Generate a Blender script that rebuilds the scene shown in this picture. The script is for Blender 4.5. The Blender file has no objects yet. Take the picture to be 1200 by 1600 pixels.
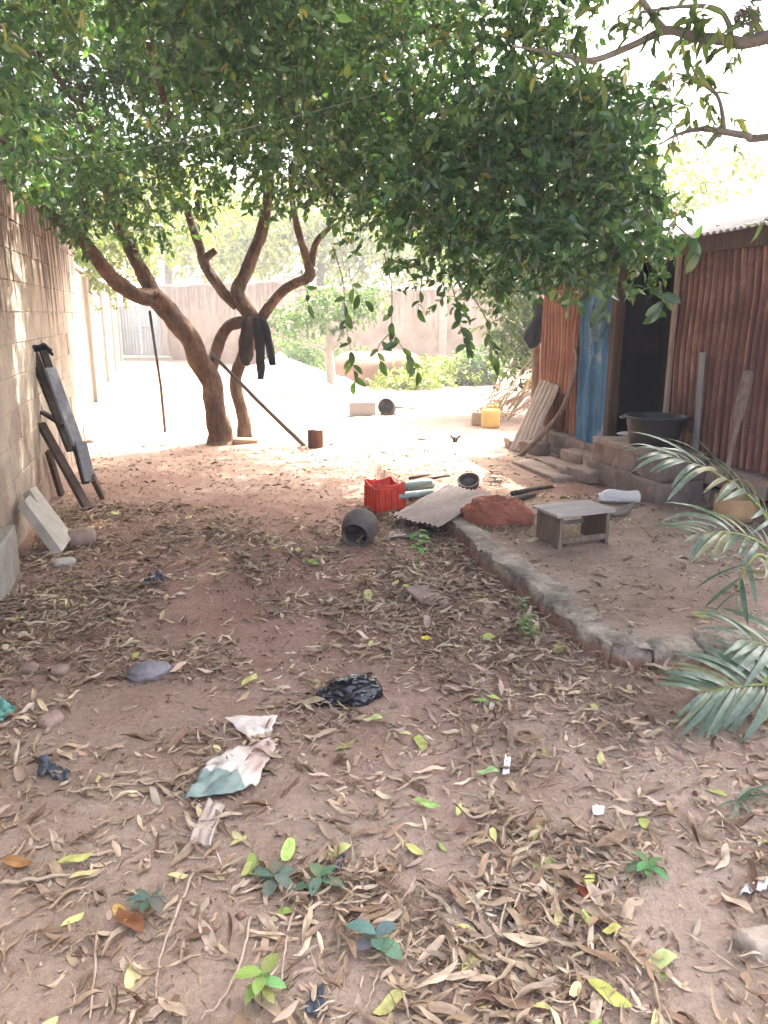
import bpy, bmesh, math, random
import numpy as np
from mathutils import Vector, Matrix, noise as mnoise

SC = bpy.context.scene
COL = SC.collection
RNG = np.random.default_rng(7)
random.seed(7)
PI = math.pi

# ------------------------------------------------------------------ camera, sky, sun, exposure
CAM_H, CAM_P, CAM_F = 1.6, math.radians(14.5), 1200.0
cam_data = bpy.data.cameras.new('camera')
cam = bpy.data.objects.new('camera', cam_data)
COL.objects.link(cam)
cam.location = (0, 0, CAM_H)
cam.rotation_euler = (PI / 2 - CAM_P, 0, 0)
cam_data.sensor_fit = 'VERTICAL'
cam_data.sensor_height = 36.0
cam_data.lens = 27.0
cam_data.clip_start = 0.05
cam_data.clip_end = 2000
SC.camera = cam

SUN_V = Vector((0.36, 0.50, 1.0)).normalized()      # towards the sun: high, ahead and a little to the right
world = bpy.data.worlds.new('World')
SC.world = world
world.use_nodes = True
wn = world.node_tree
wn.nodes.clear()
w_out = wn.nodes.new('ShaderNodeOutputWorld')
w_bg = wn.nodes.new('ShaderNodeBackground')
w_sky = wn.nodes.new('ShaderNodeTexSky')
w_sky.sky_type = 'NISHITA'
w_sky.sun_disc = False
w_sky.sun_elevation = math.asin(SUN_V.z)
w_sky.sun_rotation = math.atan2(SUN_V.x, SUN_V.y)
w_sky.air_density = 0.55
w_sky.dust_density = 9.0
w_sky.ozone_density = 0.2
w_bg.inputs['Strength'].default_value = 0.15
wn.links.new(w_sky.outputs[0], w_bg.inputs['Color'])
wn.links.new(w_bg.outputs[0], w_out.inputs['Surface'])

sun_data = bpy.data.lights.new('sun', 'SUN')
sun_data.energy = 2.1
sun_data.angle = math.radians(0.6)
sun_data.color = (1.0, 0.95, 0.87)
sun = bpy.data.objects.new('sun', sun_data)
COL.objects.link(sun)
sun.rotation_euler = (-SUN_V).to_track_quat('-Z', 'Y').to_euler()

SC.view_settings.view_transform = 'Standard'
SC.view_settings.look = 'None'
SC.view_settings.exposure = 3.5
SC.view_settings.gamma = 1.0
SC.view_settings.use_curve_mapping = False
SC.render.engine = 'CYCLES'
cy = SC.cycles
cy.use_denoising = True
try:
    cy.denoiser = 'OPENIMAGEDENOISE'
except Exception:
    pass
cy.max_bounces = 7
cy.diffuse_bounces = 5
cy.glossy_bounces = 3
cy.transmission_bounces = 6
cy.transparent_max_bounces = 6
cy.sample_clamp_indirect = 6.0

# ------------------------------------------------------------------ where a point of the photograph stands in the yard
def ray(x, y):
    a = (x - 600) / CAM_F
    b = (800 - y) / CAM_F
    return (a, math.cos(CAM_P) + b * math.sin(CAM_P), -math.sin(CAM_P) + b * math.cos(CAM_P))

def gp(x, y, z=0.0):
    d = ray(x, y)
    t = (z - CAM_H) / d[2]
    return Vector((d[0] * t, d[1] * t, z))

def at(x, y, Y):
    d = ray(x, y)
    t = Y / d[1]
    return Vector((d[0] * t, Y, CAM_H + d[2] * t))

def project(P):
    P = np.atleast_2d(np.asarray(P, float))
    z = P[:, 2] - CAM_H
    f = P[:, 1] * math.cos(CAM_P) - z * math.sin(CAM_P)
    u = P[:, 1] * math.sin(CAM_P) + z * math.cos(CAM_P)
    return 600 + CAM_F * P[:, 0] / f, 800 - CAM_F * u / f, f

# ------------------------------------------------------------------ noise
def _hash(ix, iy, iz, seed):
    h = (ix * 374761393 + iy * 668265263 + iz * 2147483647 + seed * 1274126177) & 0xffffffff
    h = ((h ^ (h >> 13)) * 1274126177) & 0xffffffff
    return ((h ^ (h >> 16)) & 0xffff) / 65535.0

def vnoise(p, seed=0):
    p = np.asarray(p, float)
    i = np.floor(p).astype(np.int64)
    f = p - i
    f = f * f * (3 - 2 * f)
    out = 0
    for dx in (0, 1):
        wx = f[..., 0] if dx else 1 - f[..., 0]
        for dy in (0, 1):
            wy = f[..., 1] if dy else 1 - f[..., 1]
            for dz in (0, 1):
                wz = f[..., 2] if dz else 1 - f[..., 2]
                out = out + wx * wy * wz * _hash(i[..., 0] + dx, i[..., 1] + dy, i[..., 2] + dz, seed)
    return out

def vn2(x, y, s, seed=0):
    x, y = np.broadcast_arrays(np.asarray(x, float), np.asarray(y, float))
    return vnoise(np.stack([x * s, y * s, np.full_like(x, 0.5)], -1), seed)

def sstep(a, b, v):
    t = np.clip((v - a) / (b - a), 0, 1)
    return t * t * (3 - 2 * t)

# ------------------------------------------------------------------ the shape of the ground
# outer foot of the terrace kerb, far end to near right
KERB = [gp(692, 832), gp(712, 850), gp(760, 900), gp(812, 945), gp(860, 988), gp(905, 1022), gp(945, 1046), gp(985, 1058), gp(1050, 1058), gp(1200, 1056)]
KERB = [(p.x, p.y) for p in KERB] + [(2.5, 3.18), (3.6, 3.1)]
KPTS = np.array(KERB)

def kerb_side(x, y):
    """signed distance to the kerb line, + on the terrace side"""
    x = np.asarray(x, float)
    y = np.asarray(y, float)
    best = np.full(np.broadcast(x, y).shape, 1e9)
    sg = np.zeros_like(best)
    for a, b in zip(KPTS[:-1], KPTS[1:]):
        d = b - a
        l2 = d @ d
        t = np.clip(((x - a[0]) * d[0] + (y - a[1]) * d[1]) / l2, 0, 1)
        px = x - (a[0] + t * d[0])
        py = y - (a[1] + t * d[1])
        ds = np.hypot(px, py)
        cr = d[0] * (y - a[1]) - d[1] * (x - a[0])
        m = ds < best
        best = np.where(m, ds, best)
        sg = np.where(m, np.sign(cr), sg)
    return best * sg

def hgt(x, y):
    x = np.asarray(x, float)
    y = np.asarray(y, float)
    near = 1 - sstep(11, 25, y)
    h = (vn2(x, y, 0.9, 1) - 0.5) * 0.05 + (vn2(x, y, 3.1, 2) - 0.5) * 0.028 * near + (vn2(x, y, 9.0, 3) - 0.5) * 0.012 * near + (vn2(x, y, 24.0, 4) - 0.5) * 0.006 * near
    k = kerb_side(x, y)
    terrace = sstep(0.03, 0.12, k) * (1 - sstep(5.4, 6.6, y)) * sstep(-0.2, 0.3, y)
    far_ramp = sstep(0.0, 1.0, k) * sstep(5.4, 6.6, y) * (1 - sstep(9.0, 10.5, y))
    h = h * (1 - 0.55 * terrace) + 0.128 * terrace + 0.08 * far_ramp
    # soil banked against the foot of the kerb
    h = h + 0.03 * np.exp(-((k + 0.06) / 0.10) ** 2) * (y < 5.7)
    return h

def hz(x, y):
    return float(hgt(np.array([x]), np.array([y]))[0])

# ------------------------------------------------------------------ object helpers
def tag(o, label=None, cat=None, group=None, kind=None):
    if label:
        o['label'] = label
    if cat:
        o['category'] = cat
    if group:
        o['group'] = group
    if kind:
        o['kind'] = kind
    return o

def link(o, parent=None):
    COL.objects.link(o)
    if parent is not None:
        o.parent = parent
    return o

def empty(name, loc=(0, 0, 0), rot=(0, 0, 0), label=None, cat=None, group=None, kind=None):
    o = bpy.data.objects.new(name, None)
    o.empty_display_size = 0.1
    COL.objects.link(o)
    o.location = loc
    o.rotation_euler = rot
    return tag(o, label, cat, group, kind)

def np_mesh(name, V, F, smooth=True, col=None):
    V = np.ascontiguousarray(V, np.float32)
    F = np.ascontiguousarray(F, np.int32)
    me = bpy.data.meshes.new(name)
    me.vertices.add(len(V))
    me.vertices.foreach_set('co', V.ravel())
    n, k = F.shape
    me.loops.add(n * k)
    me.loops.foreach_set('vertex_index', F.ravel())
    me.polygons.add(n)
    me.polygons.foreach_set('loop_start', np.arange(0, n * k, k, dtype=np.int32))
    me.polygons.foreach_set('loop_total', np.full(n, k, np.int32))
    if smooth:
        me.polygons.foreach_set('use_smooth', np.ones(n, bool))
    if col is not None:
        a = me.attributes.new('tint', 'FLOAT_COLOR', 'POINT')
        c = np.ones((len(V), 4), np.float32)
        c[:, :3] = col
        a.data.foreach_set('color', c.ravel())
    me.update()
    me.validate(verbose=False)
    return me

def mobj(name, me, mat=None, parent=None, loc=None, rot=None):
    o = bpy.data.objects.new(name, me)
    if mat is not None and not me.materials:
        me.materials.append(mat)
    link(o, parent)
    if loc is not None:
        o.location = loc
    if rot is not None:
        o.rotation_euler = rot
    return o

def copy_of(o, parent=None, loc=None, rot=None, scale=None):
    c = o.copy()
    COL.objects.link(c)
    c.parent = parent
    if loc is not None:
        c.location = loc
    if rot is not None:
        c.rotation_euler = rot
    if scale is not None:
        c.scale = scale
    return c

def copy_tree(o, parent=None):
    c = o.copy()
    COL.objects.link(c)
    c.parent = parent
    for ch in list(o.children):
        copy_tree(ch, c)
    return c

def spline(pts, n):
    """Catmull-Rom through rows of numbers"""
    P = np.asarray(pts, float)
    P = np.vstack([2 * P[0] - P[1], P, 2 * P[-1] - P[-2]])
    out = []
    m = len(P) - 3
    for i in range(m):
        p0, p1, p2, p3 = P[i:i + 4]
        for j in range(n):
            t = j / n
            out.append(0.5 * ((2 * p1) + (-p0 + p2) * t + (2 * p0 - 5 * p1 + 4 * p2 - p3) * t * t + (-p0 + 3 * p1 - 3 * p2 + p3) * t ** 3))
    out.append(P[-2])
    return np.array(out)

class MB:
    def __init__(self):
        self.v = []
        self.f = []

    def add(self, vs, fs, M=None):
        b = len(self.v)
        for p in vs:
            p = Vector(p)
            self.v.append(M @ p if M is not None else p)
        self.f.extend([tuple(i + b for i in f) for f in fs])
        return self

    def box(self, size, c=(0, 0, 0), ch=0.004, M=None, jit=0.0):
        hx, hy, hz_ = size[0] / 2, size[1] / 2, size[2] / 2
        ch = min(ch, 0.45 * min(size))
        vs, idx = [], {}
        for sx in (-1, 1):
            for sy in (-1, 1):
                for sz in (-1, 1):
                    for ax in range(3):
                        d = [ch, ch, ch]
                        d[ax] = 0
                        j = [random.uniform(-jit, jit) for _ in range(3)]
                        idx[(sx, sy, sz, ax)] = len(vs)
                        vs.append((c[0] + sx * (hx - d[0]) + j[0], c[1] + sy * (hy - d[1]) + j[1], c[2] + sz * (hz_ - d[2]) + j[2]))
        fs = []
        for ax in range(3):
            o = [i for i in range(3) if i != ax]
            for s in (-1, 1):
                q = []
                for a, b in ((-1, -1), (1, -1), (1, 1), (-1, 1)):
                    k = [0, 0, 0]
                    k[ax] = s
                    k[o[0]] = a
                    k[o[1]] = b
                    q.append(idx[(k[0], k[1], k[2], ax)])
                flip = (s < 0) != (ax == 1)
                fs.append(tuple(reversed(q)) if flip else tuple(q))
            for a in (-1, 1):
                for b in (-1, 1):
                    k0 = [0, 0, 0]
                    k0[o[0]] = a
                    k0[o[1]] = b
                    k1 = list(k0)
                    k0[ax] = -1
                    k1[ax] = 1
                    fs.append((idx[(*k0, o[0])], idx[(*k1, o[0])], idx[(*k1, o[1])], idx[(*k0, o[1])]))
        for sx in (-1, 1):
            for sy in (-1, 1):
                for sz in (-1, 1):
                    fs.append((idx[(sx, sy, sz, 0)], idx[(sx, sy, sz, 1)], idx[(sx, sy, sz, 2)]))
        return self.add(vs, fs, M)

    def tube(self, pts, radii, sides=8, cap=True, wob=0.0, seed=0):
        P = [Vector(p) for p in pts]
        n = len(P)
        if np.isscalar(radii):
            radii = [radii] * n
        t0 = (P[1] - P[0]).normalized()
        up = Vector((0, 0, 1)) if abs(t0.z) < 0.9 else Vector((1, 0, 0))
        u = t0.cross(up).normalized()
        vs = []
        for i in range(n):
            t = (P[min(i + 1, n - 1)] - P[max(i - 1, 0)])
            if t.length < 1e-9:
                t = t0
            t.normalize()
            u = (u - t * u.dot(t))
            if u.length < 1e-6:
                u = t.orthogonal()
            u.normalize()
            w = t.cross(u)
            for k in range(sides):
                a = 2 * PI * k / sides
                r = radii[i]
                if wob:
                    q = P[i] * 3.0 + Vector((math.cos(a), math.sin(a), seed))
                    r *= 1 + wob * mnoise.noise(q * 1.7)
                vs.append(P[i] + (u * math.cos(a) + w * math.sin(a)) * r)
        fs = []
        for i in range(n - 1):
            for k in range(sides):
                a, b = i * sides + k, i * sides + (k + 1) % sides
                fs.append((a, b, b + sides, a + sides))
        if cap:
            fs.append(tuple(range(sides))[::-1])
            fs.append(tuple((n - 1) * sides + k for k in range(sides)))
        return self.add(vs, fs)

    def lathe(self, prof, sides=32, M=None, close=True):
        vs, fs = [], []
        n = len(prof)
        for r, z in prof:
            for k in range(sides):
                a = 2 * PI * k / sides
                vs.append((r * math.cos(a), r * math.sin(a), z))
        for i in range(n - 1):
            for k in range(sides):
                a, b = i * sides + k, i * sides + (k + 1) % sides
                fs.append((a, b, b + sides, a + sides))
        if close:
            fs.append(tuple(range(sides))[::-1])
            fs.append(tuple((n - 1) * sides + k for k in range(sides)))
        return self.add(vs, fs, M)

    def prism(self, poly, depth, M=None):
        """poly in xy, extruded along z"""
        n = len(poly)
        vs = [(x, y, 0) for x, y in poly] + [(x, y, depth) for x, y in poly]
        fs = [tuple(range(n))[::-1], tuple(range(n, 2 * n))] + [(i, (i + 1) % n, n + (i + 1) % n, n + i) for i in range(n)]
        return self.add(vs, fs, M)

    def sheet(self, nu, nv, fn, thick=0.003):
        """a thin curved sheet with two faces and edges: fn(u, v) -> point, u and v in 0..1"""
        P = [[Vector(fn(i / nu, j / nv)) for j in range(nv + 1)] for i in range(nu + 1)]
        vs = []
        for i in range(nu + 1):
            for j in range(nv + 1):
                du = P[min(i + 1, nu)][j] - P[max(i - 1, 0)][j]
                dv = P[i][min(j + 1, nv)] - P[i][max(j - 1, 0)]
                nn = du.cross(dv)
                nn = nn.normalized() if nn.length > 1e-12 else Vector((0, 0, 1))
                vs.append(P[i][j] + nn * thick / 2)
                vs.append(P[i][j] - nn * thick / 2)
        w = (nv + 1) * 2
        fs = []
        for i in range(nu):
            for j in range(nv):
                a, b, c, d = i * w + 2 * j, (i + 1) * w + 2 * j, (i + 1) * w + 2 * j + 2, i * w + 2 * j + 2
                fs.append((a, b, c, d))
                fs.append((a + 1, d + 1, c + 1, b + 1))
        for i in range(nu):
            for j in (0, nv):
                a, b = i * w + 2 * j, (i + 1) * w + 2 * j
                fs.append((a, a + 1, b + 1, b) if j == 0 else (a, b, b + 1, a + 1))
        for j in range(nv):
            for i in (0, nu):
                a, b = i * w + 2 * j, i * w + 2 * j + 2
                fs.append((a, b, b + 1, a + 1) if i == 0 else (a, a + 1, b + 1, b))
        return self.add(vs, fs)

    def build(self, name, mat, parent=None, smooth=False, loc=None, rot=None, sharp=None):
        me = bpy.data.meshes.new(name)
        me.from_pydata([tuple(p) for p in self.v], [], self.f)
        me.validate(verbose=False)
        bm = bmesh.new()
        bm.from_mesh(me)
        bmesh.ops.recalc_face_normals(bm, faces=bm.faces)
        if sharp is not None:
            for e in bm.edges:
                if len(e.link_faces) == 2 and e.calc_face_angle(0) > sharp:
                    e.smooth = False
        bm.to_mesh(me)
        bm.free()
        if smooth:
            me.polygons.foreach_set('use_smooth', np.ones(len(me.polygons), bool))
        me.update()
        return mobj(name, me, mat, parent, loc, rot)

def rough_mesh(name, dims, cuts=5, amp=0.012, freq=5.0, seed=0, rnd=0.25):
    """a worn block: box with rounded corners and an uneven face"""
    bm = bmesh.new()
    bmesh.ops.create_cube(bm, size=2.0)
    bmesh.ops.subdivide_edges(bm, edges=bm.edges[:], cuts=cuts, use_grid_fill=True)
    d = Vector(dims) / 2
    r = max(0.004, min(0.98, rnd * 2) * min(d))
    for v in bm.verts:
        p = Vector((v.co.x * d.x, v.co.y * d.y, v.co.z * d.z))
        q = Vector([max(-(d[k] - r), min(d[k] - r, p[k])) for k in range(3)])
        t = p - q
        w = q + t.normalized() * r if t.length > 1e-9 else p
        o = Vector((seed * 3.7, seed * 1.3, seed * 7.1))
        nv = Vector((mnoise.noise(w * freq + o), mnoise.noise(w * freq + o + Vector((9, 4, 2))), mnoise.noise(w * freq + o + Vector((3, 8, 6)))))
        nv += 0.5 * Vector((mnoise.noise(w * freq * 2.7 + o), mnoise.noise(w * freq * 2.7 + o * 2), mnoise.noise(w * freq * 2.7 - o)))
        v.co = w + nv * amp
    me = bpy.data.meshes.new(name)
    bm.to_mesh(me)
    bm.free()
    me.polygons.foreach_set('use_smooth', np.ones(len(me.polygons), bool))
    return me

def frame_M(origin, xdir, zhint=(0, 0, 1)):
    x = Vector(xdir).normalized()
    y = Vector(zhint).cross(x).normalized()
    z = x.cross(y)
    M = Matrix((x, y, z)).transposed().to_4x4()
    M.translation = Vector(origin)
    return M

# ------------------------------------------------------------------ materials
def new_mat(name):
    m = bpy.data.materials.new(name)
    m.use_nodes = True
    nt = m.node_tree
    nt.nodes.clear()
    out = nt.nodes.new('ShaderNodeOutputMaterial')
    return m, nt, out

def nd(nt, typ, **kw):
    n = nt.nodes.new(typ)
    for k, v in kw.items():
        setattr(n, k, v)
    return n

def lk(nt, a, b):
    nt.links.new(a, b)

def ramp(nt, fac, stops):
    r = nd(nt, 'ShaderNodeValToRGB')
    el = r.color_ramp.elements
    while len(el) < len(stops):
        el.new(0.5)
    for e, (p, c) in zip(el, stops):
        e.position = p
        e.color = (*c, 1) if len(c) == 3 else c
    lk(nt, fac, r.inputs[0])
    return r.outputs[0]

def noise_tex(nt, coord, scale, detail=4, rough=0.55, dist=0.0):
    n = nd(nt, 'ShaderNodeTexNoise')
    n.inputs['Scale'].default_value = scale
    n.inputs['Detail'].default_value = detail
    n.inputs['Roughness'].default_value = rough
    n.inputs['Distortion'].default_value = dist
    lk(nt, coord, n.inputs['Vector'])
    return n.outputs['Fac']

def coords(nt, mode='object', stretch=None):
    if mode == 'world':
        c = nd(nt, 'ShaderNodeNewGeometry').outputs['Position']
    else:
        c = nd(nt, 'ShaderNodeTexCoord').outputs['Object']
    if stretch:
        mp = nd(nt, 'ShaderNodeMapping')
        mp.inputs['Scale'].default_value = stretch
        lk(nt, c, mp.inputs['Vector'])
        c = mp.outputs[0]
    return c

def mixc(nt, fac, a, b, mode='MIX'):
    m = nd(nt, 'ShaderNodeMix', data_type='RGBA', blend_type=mode)
    if isinstance(fac, (int, float)):
        m.inputs[0].default_value = fac
    else:
        lk(nt, fac, m.inputs[0])
    for s, v in ((6, a), (7, b)):
        if isinstance(v, tuple):
            m.inputs[s].default_value = (*v, 1)
        else:
            lk(nt, v, m.inputs[s])
    return m.outputs[2]

def mth(nt, op, a, b=None):
    m = nd(nt, 'ShaderNodeMath', operation=op)
    for i, v in enumerate((a, b)):
        if v is None:
            continue
        if isinstance(v, (int, float)):
            m.inputs[i].default_value = v
        else:
            lk(nt, v, m.inputs[i])
    return m.outputs[0]

def finish(nt, out, color, rough=0.8, bump=None, bump_d=0.01, spec=0.3, metal=0.0, coat=0.0):
    p = nd(nt, 'ShaderNodeBsdfPrincipled')
    if isinstance(color, tuple):
        p.inputs['Base Color'].default_value = (*color, 1)
    else:
        lk(nt, color, p.inputs['Base Color'])
    if isinstance(rough, (int, float)):
        p.inputs['Roughness'].default_value = rough
    else:
        lk(nt, rough, p.inputs['Roughness'])
    p.inputs['Specular IOR Level'].default_value = spec
    p.inputs['Metallic'].default_value = metal
    p.inputs['Coat Weight'].default_value = coat
    if bump is not None:
        b = nd(nt, 'ShaderNodeBump')
        b.inputs['Strength'].default_value = 1.0
        b.inputs['Distance'].default_value = bump_d
        lk(nt, bump, b.inputs['Height'])
        lk(nt, b.outputs[0], p.inputs['Normal'])
    lk(nt, p.outputs[0], out.inputs['Surface'])
    return p

def mottled(name, c1, c2, c3=None, scale=6, rough=0.85, bump=0.004, mode='object', stretch=None, spec=0.25, fine=8.0, metal=0.0, coat=0.0, contrast=0.25):
    """two or three colours in blotches, a finer grain over them and a little relief"""
    m, nt, out = new_mat(name)
    co = coords(nt, mode, stretch)
    n1 = noise_tex(nt, co, scale, 5, 0.6)
    n2 = noise_tex(nt, co, scale * fine, 3, 0.6)
    f = mth(nt, 'ADD', mth(nt, 'MULTIPLY', n1, 0.75), mth(nt, 'MULTIPLY', n2, 0.25))
    lo, hi = 0.5 - contrast, 0.5 + contrast
    st = [(lo, c1), (hi, c2)] if c3 is None else [(lo, c1), (0.5, c2), (hi, c3)]
    c = ramp(nt, f, st)
    finish(nt, out, c, rough, f if bump else None, bump, spec, metal, coat)
    return m

def leaf_mat(name, trans=0.35, rough=0.38, spec=0.5, warm=(1.25, 1.3, 0.6), vary=0.0):
    """colour from each leaf's own tint; some light passes through the blade"""
    m, nt, out = new_mat(name)
    at_ = nd(nt, 'ShaderNodeAttribute', attribute_name='tint')
    col = at_.outputs['Color']
    if vary:
        n1 = noise_tex(nt, coords(nt, 'object'), vary, 4, 0.6)
        col = mixc(nt, 1.0, col, ramp(nt, n1, [(0.3, (0.62, 0.58, 0.55)), (0.7, (1.2, 1.2, 1.2))]), 'MULTIPLY')
    p = nd(nt, 'ShaderNodeBsdfPrincipled')
    lk(nt, col, p.inputs['Base Color'])
    p.inputs['Roughness'].default_value = rough
    p.inputs['Specular IOR Level'].default_value = spec
    if trans > 0:
        t = nd(nt, 'ShaderNodeBsdfTranslucent')
        lk(nt, mixc(nt, 1.0, col, warm, 'MULTIPLY'), t.inputs['Color'])
        mx = nd(nt, 'ShaderNodeMixShader')
        mx.inputs[0].default_value = trans
        lk(nt, p.outputs[0], mx.inputs[1])
        lk(nt, t.outputs[0], mx.inputs[2])
        lk(nt, mx.outputs[0], out.inputs['Surface'])
    else:
        lk(nt, p.outputs[0], out.inputs['Surface'])
    return m

def soil_mat():
    m, nt, out = new_mat('soil')
    co = coords(nt, 'world')
    big = noise_tex(nt, co, 0.55, 4, 0.6, 0.4)
    mid = noise_tex(nt, co, 3.2, 5, 0.65)
    fine = noise_tex(nt, co, 38, 4, 0.7)
    grit = noise_tex(nt, co, 190, 2, 0.6)
    c = ramp(nt, mth(nt, 'ADD', mth(nt, 'MULTIPLY', big, 0.5), mth(nt, 'MULTIPLY', mid, 0.5)),
             [(0.32, (0.24, 0.178, 0.133)), (0.5, (0.30, 0.236, 0.185)), (0.66, (0.365, 0.305, 0.25))])
    cr_ = ramp(nt, mth(nt, 'ADD', mth(nt, 'MULTIPLY', big, 0.5), mth(nt, 'MULTIPLY', mid, 0.5)),
               [(0.34, (0.18, 0.10, 0.073)), (0.5, (0.245, 0.15, 0.113)), (0.66, (0.315, 0.22, 0.177))])
    sp = nd(nt, 'ShaderNodeSeparateXYZ')
    lk(nt, co, sp.inputs[0])
    red = mth(nt, 'ADD', sp.outputs[1], mth(nt, 'MULTIPLY', mth(nt, 'SUBTRACT', big, 0.5), 6.0))
    mr = nd(nt, 'ShaderNodeMapRange')
    lk(nt, red, mr.inputs[0])
    mr.inputs[1].default_value = 2.0
    mr.inputs[2].default_value = 4.2
    c = mixc(nt, mr.outputs[0], c, cr_)
    md = nd(nt, 'ShaderNodeMapRange')
    lk(nt, red, md.inputs[0])
    md.inputs[1].default_value = 6.0
    md.inputs[2].default_value = 8.0
    md.inputs[4].default_value = 0.8
    c = mixc(nt, md.outputs[0], c, ramp(nt, mid, [(0.35, (0.215, 0.15, 0.115)), (0.65, (0.33, 0.25, 0.205))]))
    worn = nd(nt, 'ShaderNodeAttribute', attribute_name='worn').outputs['Fac']
    c = mixc(nt, worn, c, ramp(nt, mid, [(0.35, (0.20, 0.148, 0.11)), (0.65, (0.335, 0.265, 0.21))]))
    c = mixc(nt, 0.55, c, mixc(nt, 1.0, c, ramp(nt, fine, [(0.3, (0.62, 0.58, 0.56)), (0.7, (1.35, 1.33, 1.3))]), 'MULTIPLY'))
    c = mixc(nt, ramp(nt, grit, [(0.66, (0, 0, 0)), (0.74, (0.5, 0.5, 0.5))]), c, (0.45, 0.37, 0.31))
    h = mth(nt, 'ADD', mth(nt, 'MULTIPLY', mid, 0.5), mth(nt, 'ADD', mth(nt, 'MULTIPLY', fine, 0.35), mth(nt, 'MULTIPLY', grit, 0.12)))
    finish(nt, out, c, 0.95, h, 0.03, 0.15)
    return m

def rust_mat(name, c_dark, c_mid, c_light, zinc=0.0, zcol=(0.3, 0.29, 0.28), ribs=False):
    m, nt, out = new_mat(name)
    co = coords(nt, 'object')
    st = coords(nt, 'object', (7, 7, 0.55))
    n1 = noise_tex(nt, st, 2.2, 5, 0.65, 0.3)
    n2 = noise_tex(nt, co, 3.0, 5, 0.6)
    n3 = noise_tex(nt, co, 60, 3, 0.6)
    f = mth(nt, 'ADD', mth(nt, 'MULTIPLY', n1, 0.5), mth(nt, 'ADD', mth(nt, 'MULTIPLY', n2, 0.35), mth(nt, 'MULTIPLY', n3, 0.15)))
    c = ramp(nt, f, [(0.36, c_dark), (0.5, c_mid), (0.64, c_light)])
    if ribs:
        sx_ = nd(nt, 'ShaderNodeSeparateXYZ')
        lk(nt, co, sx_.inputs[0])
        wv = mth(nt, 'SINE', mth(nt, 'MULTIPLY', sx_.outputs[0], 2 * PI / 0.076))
        rib_shade = mth(nt, 'ADD', mth(nt, 'MULTIPLY', wv, -0.5), mth(nt, 'MULTIPLY', n1, 0.9))  # light on the crests and shade in the valleys, painted into the rust colour
        c = mixc(nt, 1.0, c, ramp(nt, rib_shade, [(0.05, (0.62, 0.60, 0.60)), (0.5, (1.0, 1.0, 1.0)), (0.88, (1.2, 1.2, 1.2)), (0.99, (1.6, 1.7, 1.8))]), 'MULTIPLY')
    if zinc:
        z = ramp(nt, n2, [(0.62 - zinc * 0.25, (0, 0, 0)), (0.75 - zinc * 0.25, (1, 1, 1))])
        c = mixc(nt, z, c, zcol)
    finish(nt, out, c, ramp(nt, n1, [(0.3, (0.6, 0.6, 0.6)), (0.7, (0.85, 0.85, 0.85))]), n3, 0.002, 0.3, 0.0)
    return m

def wood_mat(name, c1, c2, c3, axis=0, rough=0.8):
    s = [9, 9, 9]
    s[axis] = 0.8
    return mottled(name, c1, c2, c3, scale=3.0, rough=rough, bump=0.003, stretch=tuple(s), fine=4.0)

M = {}
M['soil'] = soil_mat()
def bark_mat():
    m, nt, out = new_mat('bark')
    co = coords(nt, 'object')
    st = coords(nt, 'object', (1, 1, 0.3))
    n1 = noise_tex(nt, co, 3.0, 5, 0.6)
    n2 = noise_tex(nt, st, 26, 5, 0.7, 0.5)
    n3 = noise_tex(nt, co, 7.5, 4, 0.7)
    c = ramp(nt, n1, [(0.3, (0.06, 0.037, 0.025)), (0.5, (0.125, 0.074, 0.048)), (0.7, (0.20, 0.125, 0.083))])
    c = mixc(nt, 1.0, c, ramp(nt, n2, [(0.32, (0.45, 0.42, 0.4)), (0.6, (1.15, 1.15, 1.15))]), 'MULTIPLY')
    c = mixc(nt, ramp(nt, n3, [(0.56, (0, 0, 0)), (0.68, (0.6, 0.6, 0.6))]), c, (0.14, 0.135, 0.10))
    finish(nt, out, c, 0.92, mth(nt, 'ADD', mth(nt, 'MULTIPLY', n2, 0.6), mth(nt, 'MULTIPLY', n3, 0.6)), 0.05, 0.2)
    return m

M['bark'] = bark_mat()
M['bark_grey'] = mottled('bark_grey', (0.07, 0.06, 0.048), (0.14, 0.122, 0.098), (0.23, 0.205, 0.17), scale=7, rough=0.9, bump=0.01)
M['twig'] = mottled('twig', (0.09, 0.075, 0.04), (0.17, 0.13, 0.075), scale=9, bump=0)
M['dry_twig'] = mottled('dry_twig', (0.27, 0.20, 0.14), (0.48, 0.39, 0.30), scale=12, bump=0.002)
M['leaf'] = leaf_mat('leaf', 0.42, 0.25, 0.65)
M['leaf_bg'] = leaf_mat('leaf_bg', 0.4, 0.5, 0.35)
M['litter'] = leaf_mat('litter', 0.05, 0.8, 0.15, (1.1, 0.95, 0.75), vary=3.0)
M['palm'] = leaf_mat('palm', 0.22, 0.36, 0.55, (1.1, 1.25, 0.7), vary=9)
M['seedling'] = leaf_mat('seedling', 0.35, 0.5, 0.35, vary=20)
# ================================================================== THE SETTING
# ------------------------------------------------------------------ ground: one sheet, fine near the camera
def axis_pts(a, b, step, lo, hi):
    p = list(np.arange(a, b, step))
    s, v = step, b
    while v < hi:
        p.append(v)
        s *= 1.17
        v += s
    p.append(hi)
    s, v, q = step * 1.17, a - step, []
    while v > lo:
        q.append(v)
        s *= 1.17
        v -= s
    q.append(lo)
    return np.array(q[::-1] + p)

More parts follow.
